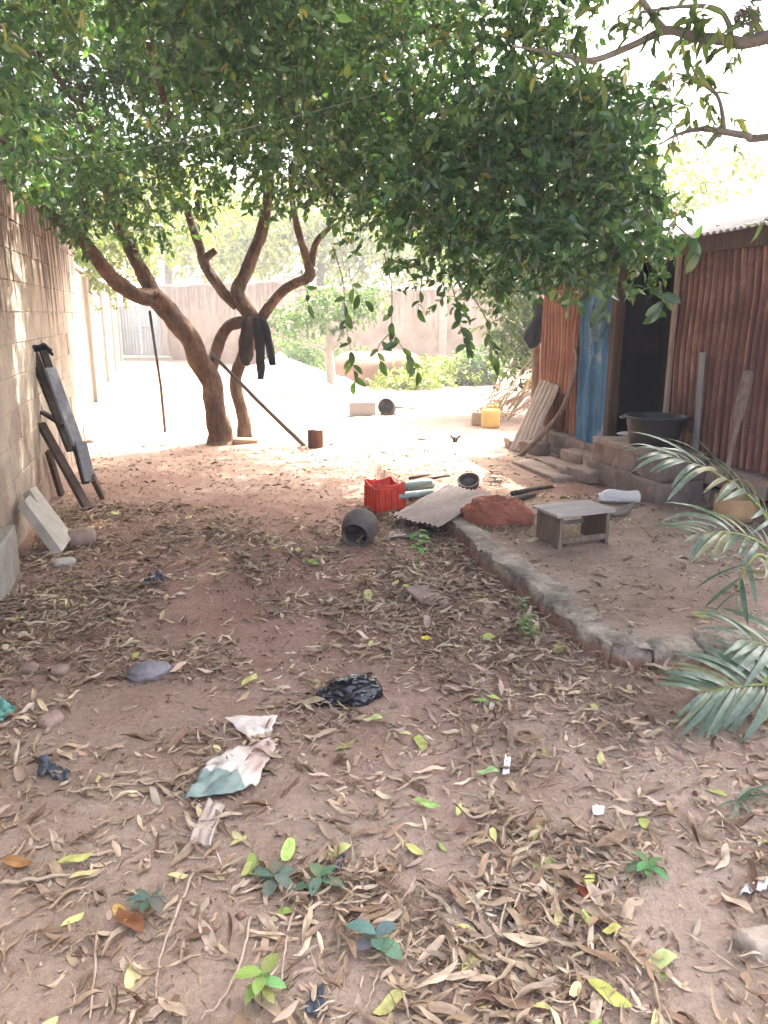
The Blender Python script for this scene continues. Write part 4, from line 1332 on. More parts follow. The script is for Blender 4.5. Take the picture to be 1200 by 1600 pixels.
# fronds of a farther palm over the shed roof
fpb = shp(4.0, 4.6, 0)
fpalm = empty('far_palm', fpb, (0, 0, 0), 'pale palm fronds arching above the tin shed roof', 'palm')
limb('trunk', [(*(fpb + Vector((0, 0, -.1))), .14), (*(fpb + Vector((0, 0, 1.6))), .12), (*(fpb + Vector((.05, 0, 3.0))), .11)], M['bark_grey'], fpalm, fpb, 10, 5, 0.1, 77)
for k in range(8):
    a = k * 2 * PI / 8 + 0.3
    dv = Vector((math.cos(a), math.sin(a), 0))
    S = [dv * (1.9 * t) + Vector((0.05, 0, 3.0 + 1.5 * t - 2.3 * t * t)) for t in np.linspace(0, 1, 14)]
    fr_ = MB().tube(S, list(np.linspace(0.018, 0.004, 14)), 5).build('frond', M['rachis'], fpalm, smooth=True)
    V_, A_, N__ = [], [], []
    for i in range(44):
        f = 0.15 + 0.85 * i / 43
        q = f * 12.99
        P_ = S[int(q)].lerp(S[int(q) + 1], q - int(q))
        T = (S[int(q) + 1] - S[int(q)]).normalized()
        sd = T.cross(Vector((0, 0, 1))).normalized()
        for sg in (-1, 1):
            V_.append(P_)
            A_.append(T * 0.6 + sd * sg + Vector((0, 0, -0.35 + random.uniform(-.2, .2))))
            N__.append(Vector((random.uniform(-.2, .2), random.uniform(-.2, .2), 1)))
    V_, A_, N__ = (np.array([tuple(q) for q in z_]) for z_ in (V_, A_, N__))
    ln = np.full(len(V_), 0.42) * np.random.default_rng(k).uniform(0.7, 1.1, len(V_))
    lo_ = mobj('leaflets', leaves_mesh('leaflets', V_, A_, N__, ln, ln * 0.06, tints(len(V_), np.random.default_rng(k), YG, [1, 1, 1])), M['leaf_bg'], fr_)
    tag(lo_, kind='stuff')

# ------------------------------------------------------------------ small seedlings in the litter
def seedling(x, y, nl, size, colr, label, stem=0.06, aspect=0.5, lobed=False, name='seedling'):
    b = gp(x, y)
    b.z = hz(b.x, b.y) - 0.005
    e = empty(name, b, (0, 0, random.uniform(0, 6)), label, 'seedling', 'seedlings in the litter')
    MB().tube([(0, 0, -0.01), (0.004, 0.003, stem * 0.6), (0.0, 0.006, stem)], [0.003, 0.0025, 0.002], 5).build('stem', M['rachis'], e, smooth=True)
    for k in range(nl):
        a = k * 2.4 + random.uniform(-.3, .3)
        me = one_leaf('leaf', aspect * random.uniform(0.85, 1.15), random.uniform(0.2, 0.9), tuple(c * random.uniform(0.8, 1.25) for c in colr), 5, 0.5)
        me.materials.append(M['seedling'])
        lf = mobj('leaf', me, None, e, (0, 0, stem * (0.45 + 0.55 * (k + 1) / nl)))
        s = size * random.uniform(0.7, 1.15)
        lf.scale = (s, s, s)
        lf.rotation_euler = (random.uniform(-.2, .2), random.uniform(-0.5, 0.15), a)
    return e

BG_ = (0.15, 0.22, 0.165)
LG_ = (0.24, 0.36, 0.13)
seedling(428, 1385, 6, 0.075, BG_, 'blue-green seedling beside a yellow-green leaf in the litter', 0.05)
seedling(500, 1395, 6, 0.07, BG_, 'blue-green seedling just right of another among pale leaves', 0.06, 0.55)
seedling(588, 1492, 6, 0.075, (0.15, 0.225, 0.19), 'small blue-green seedling with broad leaves near the frame bottom', 0.06, 0.6)
seedling(412, 1572, 9, 0.062, LG_, 'bright green seedling at the bottom edge of the photo', 0.11, 0.5)
seedling(1010, 1372, 8, 0.07, (0.12, 0.26, 0.11), 'green seedling with pointed leaves in the right litter', 0.06, 0.42)
seedling(236, 1425, 7, 0.06, (0.13, 0.19, 0.16), 'greyish seedling beside the orange and brown fallen leaf', 0.05, 0.4)
seedling(654, 888, 14, 0.085, (0.14, 0.33, 0.08), 'bright green upright weed in front of the flat tin scrap', 0.26, 0.42, name='weed')
for k, (x, y) in enumerate(((815, 970), (822, 995), (830, 1012), (818, 1000))):
    seedling(x, y, 10, 0.055, (0.20, 0.30, 0.12), ('feathery green weed growing at the foot of the kerb, farthest of its clump', 'feathery green weed at the foot of the kerb in the middle of its clump', 'feathery green weed at the foot of the kerb, nearest of its clump', 'low feathery green weed between the others at the kerb foot')[k], 0.09, 0.35, name='weed')

# ------------------------------------------------------------------ fallen leaves
def dry_proto(aspect, bend, roll, twist, seed, nu=7):
    r_ = random.Random(seed)
    vs, fs = [], []
    x = z = 0.0
    for i in range(nu + 1):
        t = i / nu
        w = aspect * 0.5 * (math.sin(PI * min(1, t * 0.94 + 0.04)) ** 0.8) * (1 if 0 < i < nu else 0.1)
        th = bend * (t - 0.3) + 0.25 * math.sin(t * 7 + seed)
        yy = 0.06 * math.sin(t * 4 + seed * 2.1)
        tw_ = twist * (t - 0.5)
        for v in (-1, 0, 1):
            ph = roll * v * (0.7 + 0.5 * math.sin(t * 5 + seed))
            ry = w * v * (math.sin(abs(ph)) / abs(ph) if abs(ph) > 1e-3 else 1)
            rz = w * (1 - math.cos(ph)) / max(roll, 0.3) * 1.3 + 0.02 * r_.uniform(-1, 1)
            cy_, sy_ = math.cos(tw_), math.sin(tw_)
            vs.append((x, yy + ry * cy_ - rz * sy_, z + ry * sy_ + rz * cy_))
        x += math.cos(th) / nu
        z += math.sin(th) / nu
    for i in range(nu):
        a = i * 3
        fs += [(a, a + 3, a + 4, a + 1), (a + 1, a + 4, a + 5, a + 2)]
    V_ = np.array(vs)
    V_[:, 0] -= 0.5
    V_[:, 2] -= np.percentile(V_[:, 2], 12)
    return V_, np.array(fs)

PROTO = [dry_proto(a, b * 0.55, r * 0.8, t * 0.7, s) for s, (a, b, r, t) in enumerate((
    (0.30, 0.9, 1.5, 0.9), (0.26, 2.0, 1.9, 1.2), (0.32, 0.9, 0.8, 1.0), (0.22, 2.4, 1.8, 0.6), (0.34, -0.8, 1.0, 0.5), (0.28, 1.0, 2.0, 1.4),
    (0.20, 0.6, 1.9, 0.3), (0.36, 0.4, 0.5, 0.4), (0.38, 0.2, 0.4, 0.3), (0.16, 3.0, 1.2, 0.5), (0.3, -1.4, 1.4, 1.0), (0.42, 0.3, 0.6, 0.6),
    (0.13, 1.2, 1.0, 0.4), (0.10, 2.0, 0.8, 0.8)))]
TAN = [(0.37, 0.285, 0.19), (0.46, 0.37, 0.26), (0.265, 0.185, 0.122), (0.155, 0.10, 0.066), (0.55, 0.465, 0.345), (0.32, 0.25, 0.178), (0.41, 0.335, 0.252)]
GRN = [(0.36, 0.42, 0.13), (0.46, 0.48, 0.19), (0.24, 0.34, 0.10), (0.55, 0.52, 0.26)]

BARE = [(500, 910, 75, 22), (290, 945, 75, 28), (470, 985, 110, 34), (190, 1100, 130, 45), (360, 1110, 95, 34), (690, 1360, 75, 55), (480, 1265, 95, 60), (620, 1095, 80, 22), (330, 1560, 70, 60), (60, 1560, 80, 60), (1060, 1420, 60, 50),
        (570, 1560, 40, 60), (700, 1260, 60, 30), (560, 880, 40, 18), (900, 1270, 50, 25), (1080, 1580, 120, 40), (130, 1280, 40, 30)]

def litter_density(X, Y):
    ux, uy, uf = project(np.stack([X, Y, np.zeros_like(X)], 1))
    n = vn2(X, Y, 2.1, 41) * 0.6 + vn2(X, Y, 5.5, 42) * 0.4
    d = 0.50 + 1.75 * sstep(0.38, 0.64, n)
    for cx, cy_, rx, ry in BARE:
        e = ((ux - cx) / rx) ** 2 + ((uy - cy_) / ry) ** 2
        d = d * (1 - 0.93 * np.exp(-e * 0.8))
    k = kerb_side(X, Y)
    d = d * np.where((k > 0.0) & (Y < 6.2), 0.17, 1.0)
    d = d * np.where((k > -0.02) & (k < 0.18) & (Y < 5.8), 0.12, 1.0)
    d = d * (1 - 0.93 * sstep(5.7, 6.7, Y + (vn2(X, Y, 1.3, 44) - 0.5) * 1.2))
    d = d * (1.0 + 0.35 * sstep(3.0, 4.2, Y) + 0.7 * (1 - sstep(2.0, 3.0, Y)))
    return d

rng = np.random.default_rng(55)
NC = 150000
LX = rng.uniform(-3.6, 2.75, NC)
LY = rng.uniform(1.15, 9.6, NC)
dens = litter_density(LX, LY)
wallside = (np.stack([LX, LY, np.zeros(NC)], 1) - np.array(W0)) @ np.array(WN) > 0.08
shedside = -(((LX - S0.x) * -SD.y) + ((LY - S0.y) * SD.x)) > 0.12
vx, vy, vf = project(np.stack([LX, LY, np.zeros(NC)], 1))
inview = (vx > -700) & (vx < 1700) & (vy < 1800)
keep = (rng.random(NC) < dens * 0.275) & wallside & shedside & inview
LX, LY = LX[keep], LY[keep]
n = len(LX)
size = np.clip(rng.lognormal(math.log(0.06), 0.45, n), 0.022, 0.145)
pr = rng.integers(0, len(PROTO), n)
yaw = rng.uniform(0, 2 * PI, n)
tilt = rng.normal(size=n) * 0.12
tilt2 = rng.normal(size=n) * 0.2
flip = rng.random(n) < 0.35
# how much the litter is heaped here decides how far a leaf rides on the others
heap = litter_density(LX, LY)
LZ = hgt(LX, LY) + 0.003 + rng.random(n) ** 1.5 * 0.020 * np.clip(heap, 0.1, 1.8)
lcol = tints(n, rng, TAN, [3, 2.5, 3, 1.2, 1.2, 3, 2.5], 0.16)
g_ = rng.random(n) < 0.007 + 0.010 * (LY < 2.6)
lcol[g_] = tints(int(g_.sum()), rng, GRN, [2, 2, 1, 2], 0.12)
size[g_] = np.clip(size[g_] * 1.15, 0.06, 0.14)
pr[g_] = rng.choice([7, 8, 11], int(g_.sum()))
flip[g_] = False

def rotm(yaw, t1, t2, flip):
    cz, sz = np.cos(yaw), np.sin(yaw)
    c1, s1 = np.cos(t1), np.sin(t1)
    t2 = t2 + np.where(flip, PI, 0)
    c2, s2 = np.cos(t2), np.sin(t2)
    Z = np.zeros_like(yaw)
    O = np.ones_like(yaw)
    Rz = np.stack([np.stack([cz, -sz, Z], -1), np.stack([sz, cz, Z], -1), np.stack([Z, Z, O], -1)], -2)
    Ry = np.stack([np.stack([c1, Z, s1], -1), np.stack([Z, O, Z], -1), np.stack([-s1, Z, c1], -1)], -2)
    Rx = np.stack([np.stack([O, Z, Z], -1), np.stack([Z, c2, -s2], -1), np.stack([Z, s2, c2], -1)], -2)
    return Rz @ Ry @ Rx

RM = rotm(yaw, tilt, tilt2, flip)
narrow = np.where(g_, 1.0, rng.uniform(0.3, 0.75, n))
RM = RM * np.stack([np.ones(n), narrow, np.ones(n)], 1)[:, None, :]
LZ = LZ + np.where(flip, 0.10 * size, 0)
LZ = LZ - np.where(rng.random(n) < 0.35, rng.random(n) * 0.12 * size, 0)
# the leaves that show largest become things of their own
vx, vy, vf = project(np.stack([LX, LY, LZ], 1))
fully = (vx > 10) & (vx < 1190) & (vy < 1590)
score = np.where(fully, size / vf * (1 + 0.15 * g_), 0)
own = np.argsort(-score)[:262]
is_own = np.zeros(n, bool)
is_own[own] = True
Vs, Fs, Cs, off = [], [], [], 0
for k in range(len(PROTO)):
    m_ = np.where((pr == k) & ~is_own)[0]
    PV, PF = PROTO[k]
    W = np.einsum('nij,vj->nvi', RM[m_], PV) * size[m_][:, None, None] + np.stack([LX[m_], LY[m_], LZ[m_]], 1)[:, None, :]
    Vs.append(W.reshape(-1, 3))
    Fs.append((PF[None] + (np.arange(len(m_)) * len(PV))[:, None, None]).reshape(-1, 4) + off)
    Cs.append(np.repeat(lcol[m_], len(PV), axis=0))
    off += len(m_) * len(PV)
lit = mobj('leaf_litter', np_mesh('leaf_litter', np.vstack(Vs), np.vstack(Fs), True, np.vstack(Cs)), M['litter'])
tag(lit, 'carpet of dry brown curled leaves spread over the near earth', 'leaf litter', kind='stuff')

leaf_cache = {}
def leaf_me(k, colr):
    key = (k, colr)
    if key not in leaf_cache:
        PV, PF = PROTO[k]
        me = np_mesh('fallen_leaf', PV, PF, True, np.tile(np.array(colr), (len(PV), 1)))
        me.materials.append(M['litter'])
        leaf_cache[key] = me
    return leaf_cache[key]

for q in own:
    if g_[q]:
        c = GRN[int(np.argmin([np.abs(np.array(c) - lcol[q]).sum() for c in GRN]))]
        lab, grp = 'yellow-green fallen leaf lying on the brown litter', 'yellow-green fallen leaves'
    else:
        c = TAN[int(np.argmin([np.abs(np.array(c) - lcol[q]).sum() for c in TAN]))]
        dark = sum(c) < 0.6
        lab, grp = ('dark brown curled dry leaf in the near litter', 'dark dry leaves') if dark else ('pale tan curled dry leaf in the near litter', 'pale dry leaves')
    o = mobj('fallen_leaf', leaf_me(int(pr[q]), c), None, None, (LX[q], LY[q], LZ[q]))
    o.scale = (size[q], size[q] * narrow[q], size[q])
    o.rotation_euler = Matrix([tuple(r) for r in RM[q] / np.array([1, narrow[q], 1])]).to_euler()
    tag(o, lab, 'leaf', grp)

def placed_leaf(x, y, s, yaw_deg, k, colr, label, tiltv=0.0):
    b = gp(x, y)
    o = mobj('fallen_leaf', leaf_me(k, colr), None, None, (b.x, b.y, hz(b.x, b.y) + 0.025))
    o.scale = (s, s, s)
    o.rotation_euler = (tiltv, 0, math.radians(yaw_deg))
    return tag(o, label, 'leaf')

placed_leaf(205, 1455, 0.125, -50, 11, (0.20, 0.09, 0.045), 'orange-brown glossy leaf beside the greyish seedling')
placed_leaf(190, 1440, 0.085, -60, 8, (0.5, 0.35, 0.11), 'golden yellow leaf half under the orange-brown one')
placed_leaf(28, 1358, 0.11, -20, 8, (0.31, 0.17, 0.07), 'amber brown leaf near the left edge beside a thick twig')
placed_leaf(118, 1355, 0.10, 25, 7, (0.42, 0.45, 0.15), 'long yellow-green leaf right of the amber brown leaf')
placed_leaf(950, 1568, 0.12, -40, 7, (0.45, 0.50, 0.13), 'long yellow-green leaf at the bottom edge pointing to the right')
placed_leaf(1030, 1518, 0.11, 15, 11, (0.40, 0.47, 0.20), 'broad light green leaf by the bottom right corner')
placed_leaf(915, 1410, 0.08, -55, 7, (0.26, 0.07, 0.04), 'dark red leaf in the right litter')
placed_leaf(450, 1340, 0.10, 70, 11, (0.36, 0.50, 0.15), 'light green leaf standing beside the blue-green seedling', 0.5)
placed_leaf(390, 1068, 0.12, 72, 7, (0.50, 0.53, 0.20), 'long pale yellow-green leaf between the grey stone and black bag')
placed_leaf(583, 1133, 0.085, 0, 11, (0.46, 0.56, 0.22), 'pale green leaf just below the black plastic bag')
placed_leaf(575, 1067, 0.10, 30, 8, (0.50, 0.55, 0.24), 'pale green leaf showing behind the black plastic bag')
placed_leaf(762, 1217, 0.085, -5, 11, (0.30, 0.45, 0.20), 'light green flat leaf in the middle of the right litter')
placed_leaf(938, 1195, 0.08, 65, 8, (0.50, 0.52, 0.24), 'pale yellow-green leaf below the kerb bend')
placed_leaf(665, 1270, 0.10, -20, 7, (0.28, 0.44, 0.14), 'green leaf lying flat at the edge of the bare patch')
placed_leaf(648, 1345, 0.075, -50, 8, (0.48, 0.52, 0.18), 'yellow-green leaf on the bare patch below the green leaf')
placed_leaf(1270 - 315, 1468, 0.06, 10, 11, (0.46, 0.44, 0.14), 'small yellow leaf above the broad light green leaf')

# crushed bits of leaf
rng = np.random.default_rng(59)
NF = 60000
FX, FY = rng.uniform(-3.4, 2.4, NF), rng.uniform(1.15, 8.6, NF)
fd = litter_density(FX, FY) * 0.8 + 0.12
okf = (rng.random(NF) < fd * 0.30) & ((np.stack([FX, FY, np.zeros(NF)], 1) - np.array(W0)) @ np.array(WN) > 0.08) & (-(((FX - S0.x) * -SD.y) + ((FY - S0.y) * SD.x)) > 0.12)
fx, fy, ff = project(np.stack([FX, FY, np.zeros(NF)], 1))
okf &= (fx > -100) & (fx < 1300) & (fy < 1680)
FX, FY = FX[okf], FY[okf]
nf = len(FX)
FRV = np.array([(-0.5, -0.1, 0.02), (-0.1, -0.32, 0.08), (0.45, -0.2, 0.0), (0.5, 0.15, 0.1), (0.05, 0.35, 0.02), (-0.4, 0.22, 0.09), (0.02, 0.0, 0.0)])
FRF = np.array([(6, 0, 1), (6, 1, 2), (6, 2, 3), (6, 3, 4), (6, 4, 5), (6, 5, 0)])
fs2 = rng.lognormal(math.log(0.018), 0.45, nf).clip(0.007, 0.045)
FR = rotm(rng.uniform(0, 6.28, nf), rng.normal(size=nf) * 0.3, rng.normal(size=nf) * 0.3, np.zeros(nf, bool))
jitv = 1 + rng.normal(size=(nf, 7, 3)) * 0.3
W = np.einsum('nij,nvj->nvi', FR, FRV[None] * jitv * np.stack([np.ones(nf), rng.uniform(0.35, 1, nf), np.ones(nf)], 1)[:, None, :]) * fs2[:, None, None] + np.stack([FX, FY, hgt(FX, FY) + 0.003 + rng.random(nf) * 0.008], 1)[:, None, :]
cru = mobj('leaf_crumbs', np_mesh('leaf_crumbs', W.reshape(-1, 3), (FRF[None] + (np.arange(nf) * 7)[:, None, None]).reshape(-1, 3), False, np.repeat(tints(nf, rng, TAN, [3, 2, 4, 3, 1, 3, 2], 0.2), 7, axis=0)), M['litter'])
tag(cru, 'crushed crumbs of dry leaf mixed into the litter', 'leaf litter', kind='stuff')

# crumbs of earth and grit
rng = np.random.default_rng(66)
NP_ = 5200
PX = rng.uniform(-3.2, 2.4, NP_)
PY = rng.uniform(1.2, 8.5, NP_) 
ok = ((np.stack([PX, PY, np.zeros(NP_)], 1) - np.array(W0)) @ np.array(WN) > 0.08) & (-(((PX - S0.x) * -SD.y) + ((PY - S0.y) * SD.x)) > 0.12)
PX, PY = PX[ok], PY[ok]
kk = kerb_side(PX, PY)
ok = ~((kk > -0.02) & (kk < 0.19) & (PY < 5.8))
PX, PY = PX[ok], PY[ok]
ps_ = np.clip(rng.lognormal(math.log(0.0045), 0.5, len(PX)), 0.002, 0.016)
OCT = np.array([(1, 0, 0), (-1, 0, 0), (0, 1, 0), (0, -1, 0), (0, 0, 0.8), (0, 0, -0.8)], float)
OF = np.array([(0, 2, 4), (2, 1, 4), (1, 3, 4), (3, 0, 4), (2, 0, 5), (1, 2, 5), (3, 1, 5), (0, 3, 5)])
PVV = np.stack([PX, PY, hgt(PX, PY) + ps_ * 0.3], 1)[:, None, :] + OCT[None] * ps_[:, None, None] * rng.uniform(0.6, 1.4, (len(PX), 6, 1))
grit = mobj('grit', np_mesh('grit', PVV.reshape(-1, 3), (OF[None] + (np.arange(len(PX)) * 6)[:, None, None]).reshape(-1, 3), False, np.repeat(tints(len(PX), rng, [(0.32, 0.2, 0.15), (0.25, 0.14, 0.1), (0.45, 0.38, 0.32)], [3, 3, 1]), 6, axis=0)), M['litter'])
tag(grit, 'fine grit and crumbs of earth scattered on the ground', 'grit', kind='stuff')

# long fallen twigs in front
TW = [([(300, 1372), (275, 1440), (250, 1510), (243, 1590)], 0.006, 'pale forked twig lying towards the bottom edge, left of middle'),
      ([(152, 1462), (148, 1530), (140, 1598)], 0.0055, 'straight pale twig near the bottom left corner'),
      ([(390, 1440), (378, 1510), (345, 1570), (310, 1600)], 0.006, 'long curved pale twig below the blue-green seedlings'),
      ([(466, 1405), (450, 1470), (438, 1550)], 0.006, 'straight pale twig under the right blue-green seedling'),
      ([(0, 1390), (60, 1382), (130, 1372)], 0.009, 'thick pale twig at the left edge below the amber leaf'),
      ([(690, 1078), (740, 1082), (790, 1090)], 0.008, 'brown twig in the litter right of the black bag'),
      ([(590, 1530), (576, 1570), (562, 1600)], 0.004, 'thin twig below the small broad-leaved seedling'),
      ([(660, 1385), (740, 1420), (850, 1445)], 0.006, 'long brown twig across the lower right litter'),
      ([(480, 960), (540, 945), (570, 940)], 0.006, 'dark twig beside the bare patch behind the black bag'),
      ([(110, 1590), (118, 1560), (112, 1540)], 0.004, 'short twig at the bottom left corner'),
      ([(240, 1225), (360, 1300)], 0.003, 'thin straw lying under the torn sack')]
for rows, r, lab in TW:
    S = spline([(*gp(x, y).xy, 0) for x, y in rows], 6)
    b = Vector((S[0][0], S[0][1], hz(S[0][0], S[0][1])))
    e_ = MB().tube([Vector((q[0], q[1], hz(q[0], q[1]) + r + 0.010 + 0.004 * math.sin(i * 1.7))) + Vector((mnoise.noise(Vector((i * 0.9, r * 900, 0))), mnoise.noise(Vector((i * 0.9, r * 900, 7))), 0)) * 0.006 - b for i, q in enumerate(S)], [r * 0.75 * (1 - 0.5 * i / len(S)) for i in range(len(S))], 6, True, 0.3, 4).build('fallen_twig', M['dry_twig'], None, smooth=True, loc=b)
    tag(e_, lab, 'twig')
# ================================================================== THINGS IN THE YARD
def on_ground(x, y, dz=0.0):
    b = gp(x, y)
    for _ in range(3):
        b = gp(x, y, hz(b.x, b.y))
    return b + Vector((0, 0, dz))

# ------------------------------------------------------------------ red plastic crate
def plastic(name, c1, c2, rough=0.35, trans=0.0, dust=0.0):
    m, nt, out = new_mat(name)
    n1 = noise_tex(nt, coords(nt, 'object'), 9, 5, 0.65)
    c = ramp(nt, n1, [(0.3, c1), (0.7, c2)])
    if dust:
        n2 = noise_tex(nt, coords(nt, 'object'), 22, 5, 0.7)
        c = mixc(nt, ramp(nt, n2, [(0.48, (0, 0, 0)), (0.68, (dust, dust, dust))]), c, (0.38, 0.28, 0.22))
    p = finish(nt, out, c, rough, None, 0, 0.5)
    if trans:
        t = nd(nt, 'ShaderNodeBsdfTranslucent')
        lk(nt, c, t.inputs[0])
        mx = nd(nt, 'ShaderNodeMixShader')
        mx.inputs[0].default_value = trans
        lk(nt, p.outputs[0], mx.inputs[1])
        lk(nt, t.outputs[0], mx.inputs[2])
        lk(nt, mx.outputs[0], out.inputs['Surface'])
    return m

M['red'] = plastic('red_plastic', (0.55, 0.035, 0.018), (0.75, 0.075, 0.035), 0.45, 0.25, 0.35)
b = on_ground(601, 796)
crate = empty('red_crate', b, (0.0, 0.0, math.radians(28)), 'red plastic crate with dipped rim beside the tilted clay pot', 'crate')
CW, CH_, CT = 0.245, 0.25, 0.007
for k in range(4):
    a = k * PI / 2
    hw, dip = CW / 2, (0.035 if k in (1, 3) else 0.018)
    poly = [(-hw * 0.94, 0.0), (hw * 0.94, 0.0), (hw, CH_)] + [(hw * (0.82 - 1.64 * t), CH_ - dip * math.sin(PI * t) ** 0.6) for t in np.linspace(0, 1, 13)] + [(-hw, CH_)]
    Mx = Matrix.Rotation(a, 4, 'Z') @ Matrix.Translation((0, -hw * 0.97, 0)) @ Matrix.Rotation(PI / 2, 4, 'X')
    wp = MB().prism(poly, CT, Mx).build('side_wall', M['red'], crate)
    rr = MB()
    for x in (-hw * 0.93, -hw * 0.5, 0, hw * 0.5, hw * 0.93):
        rr.box((0.012, 0.012, CH_ * 0.80), (x * 0.97, -hw * 0.97 - 0.010, CH_ * 0.42), 0.002, Matrix.Rotation(a, 4, 'Z'))
    for z in (0.02, CH_ * 0.80):
        rr.box((CW * 0.95, 0.010, 0.012), (0, -hw * 0.97 - 0.009, z), 0.002, Matrix.Rotation(a, 4, 'Z'))
    rr.build('ribs', M['red'], wp)
MB().box((CW * 0.93, CW * 0.93, 0.01), (0, 0, 0.012), 0.002).build('bottom', M['red'], crate)

# ------------------------------------------------------------------ clay pot lying on its side
M['black_clay'] = mottled('black_clay', (0.045, 0.04, 0.036), (0.095, 0.082, 0.072), (0.17, 0.145, 0.125), scale=9, rough=0.75, bump=0.004)
b = on_ground(562, 848)
pot = empty('clay_pot', b, (0, 0, 0), 'round dark clay pot tipped on its side in the litter', 'pot')
prof = [(0.02, -0.125), (0.075, -0.118), (0.115, -0.085), (0.133, -0.03), (0.130, 0.025), (0.112, 0.07), (0.092, 0.092), (0.094, 0.108), (0.102, 0.120), (0.097, 0.122), (0.084, 0.105), (0.082, 0.09), (0.102, 0.065), (0.119, 0.02), (0.121, -0.03), (0.104, -0.08), (0.06, -0.105), (0.01, -0.11)]
po = MB().lathe(prof, 36).build('pot_body', M['black_clay'], pot, smooth=True, loc=(0, 0, 0.115))
po.rotation_euler = Vector((-0.22, -0.9, -0.28)).to_track_quat('Z', 'Y').to_euler()

# ------------------------------------------------------------------ corrugated sheet lying over kerb and hearth
M['old_tin'] = rust_mat('old_tin', (0.12, 0.09, 0.075), (0.205, 0.165, 0.145), (0.30, 0.26, 0.235))
c00, c10, c11, c01 = gp(612, 806, 0.06), gp(686, 823, 0.15), gp(766, 772, 0.245), gp(700, 757, 0.17)
tb = (c00 + c10 + c11 + c01) / 4
ts = empty('tin_sheet', (tb.x, tb.y, 0.08), (0, 0, 0), 'grey corrugated sheet lying across the kerb end and red hearth', 'metal sheet')
def tin_fn(u, v):
    q = c00.lerp(c10, u).lerp(c01.lerp(c11, u), v) - Vector((tb.x, tb.y, 0.08))
    return q + Vector((0, 0, 0.0075 * math.sin(u * 2 * PI * 10) + 0.012 * mnoise.noise(Vector((u * 3, v * 3, 0)))))
MB().sheet(90, 12, tin_fn, 0.004).build('sheet', M['old_tin'], ts, smooth=True, sharp=1.2)

b = on_ground(645, 838)
fs_ = empty('tin_scrap', b, (0, 0, 0.25), 'flat pale scrap of sheet metal on the earth before the kerb end', 'scrap')
def scrap_fn(u, v):
    return (-0.22 + 0.44 * u + 0.05 * v, -0.08 + 0.16 * v + 0.02 * math.sin(u * 9), 0.02 + 0.010 * mnoise.noise(Vector((u * 3, v * 2, 5))) + 0.01 * u)
MB().sheet(18, 8, scrap_fn, 0.003).build('sheet', M['old_tin'], fs_, smooth=True)

# ------------------------------------------------------------------ red clay hearth and what lies round it
M['red_clay'] = mottled('red_clay', (0.15, 0.05, 0.031), (0.25, 0.09, 0.056), (0.33, 0.14, 0.095), scale=7, rough=0.95, bump=0.016)
b = on_ground(778, 812)
hearth = empty('clay_hearth', b, (0, 0, -0.2), 'lumpy red clay hearth mound under the corrugated sheet', 'hearth')
bm = bmesh.new()
bmesh.ops.create_icosphere(bm, subdivisions=5, radius=1.0)
for v in bm.verts:
    q = v.co.copy()
    r = 1 + 0.20 * mnoise.noise(q * 1.7 + Vector((4, 1, 0))) + 0.12 * mnoise.noise(q * 4.2) + 0.05 * mnoise.noise(q * 10) - 0.10 * max(0, mnoise.noise(q * 3 + Vector((7, 0, 2))))
    ang = math.atan2(q.y, q.x)
    z = max(q.z, -0.5)
    v.co = Vector((q.x * 0.245 * r, q.y * 0.21 * r, (abs(z) ** 0.75) * (1 if z > 0 else -1) * 0.165 * r + 0.01))
    rad = math.hypot(q.x, q.y)
    if q.z > 0 and rad < 0.5:
        v.co.z -= 0.10 * (1 - rad / 0.5) ** 0.6
me = bpy.data.meshes.new('mound')
bm.to_mesh(me)
bm.free()
me.polygons.foreach_set('use_smooth', np.ones(len(me.polygons), bool))
mobj('mound', me, M['red_clay'], hearth)

b = on_ground(733, 770)
bowl = empty('cooking_bowl', b, (0, 0, 0), 'black round cooking bowl standing behind the corrugated sheet', 'bowl')
bo = MB().lathe([(0.02, 0.0), (0.075, 0.012), (0.105, 0.05), (0.112, 0.10), (0.104, 0.135), (0.118, 0.148), (0.112, 0.150), (0.094, 0.135), (0.100, 0.10), (0.092, 0.05), (0.06, 0.022), (0.01, 0.016)], 32).build('bowl_body', M['black_clay'], bowl, smooth=True, loc=(0, 0, 0.0))
bo.rotation_euler = (0.50, -0.18, 0)
bo.scale = (0.82, 0.82, 0.62)
bo.location = (0, 0.0, 0.045)

M['teal_pvc'] = plastic('teal_pvc', (0.17, 0.27, 0.235), (0.29, 0.39, 0.34), 0.5, 0.0, 0.5)
b = on_ground(650, 782)
for k, (x, y, a, L, r, dz, lab) in enumerate(((648, 778, 25, 0.34, 0.032, 0.03, 'pale teal plastic pipe offcut lying nearest the red crate'),
                                              (655, 765, 33, 0.30, 0.030, 0.03, 'pale teal plastic pipe offcut lying just behind another'),
                                              (652, 771, 29, 0.28, 0.028, 0.088, 'pale teal plastic pipe offcut resting on two others'))):
    q = on_ground(x, y)
    Mx = Matrix.Rotation(math.radians(a), 4, 'Z') @ Matrix.Rotation(PI / 2, 4, 'Y')
    o = MB().lathe([(r * 0.86, -L / 2), (r, -L / 2), (r, L / 2), (r * 0.86, L / 2), (r * 0.86, -L / 2)], 18, Mx, close=False).build('plastic_pipe', M['teal_pvc'], None, smooth=True, sharp=0.9, loc=q + Vector((0, 0, dz)))
    tag(o, lab, 'pipe', 'teal pipe offcuts')

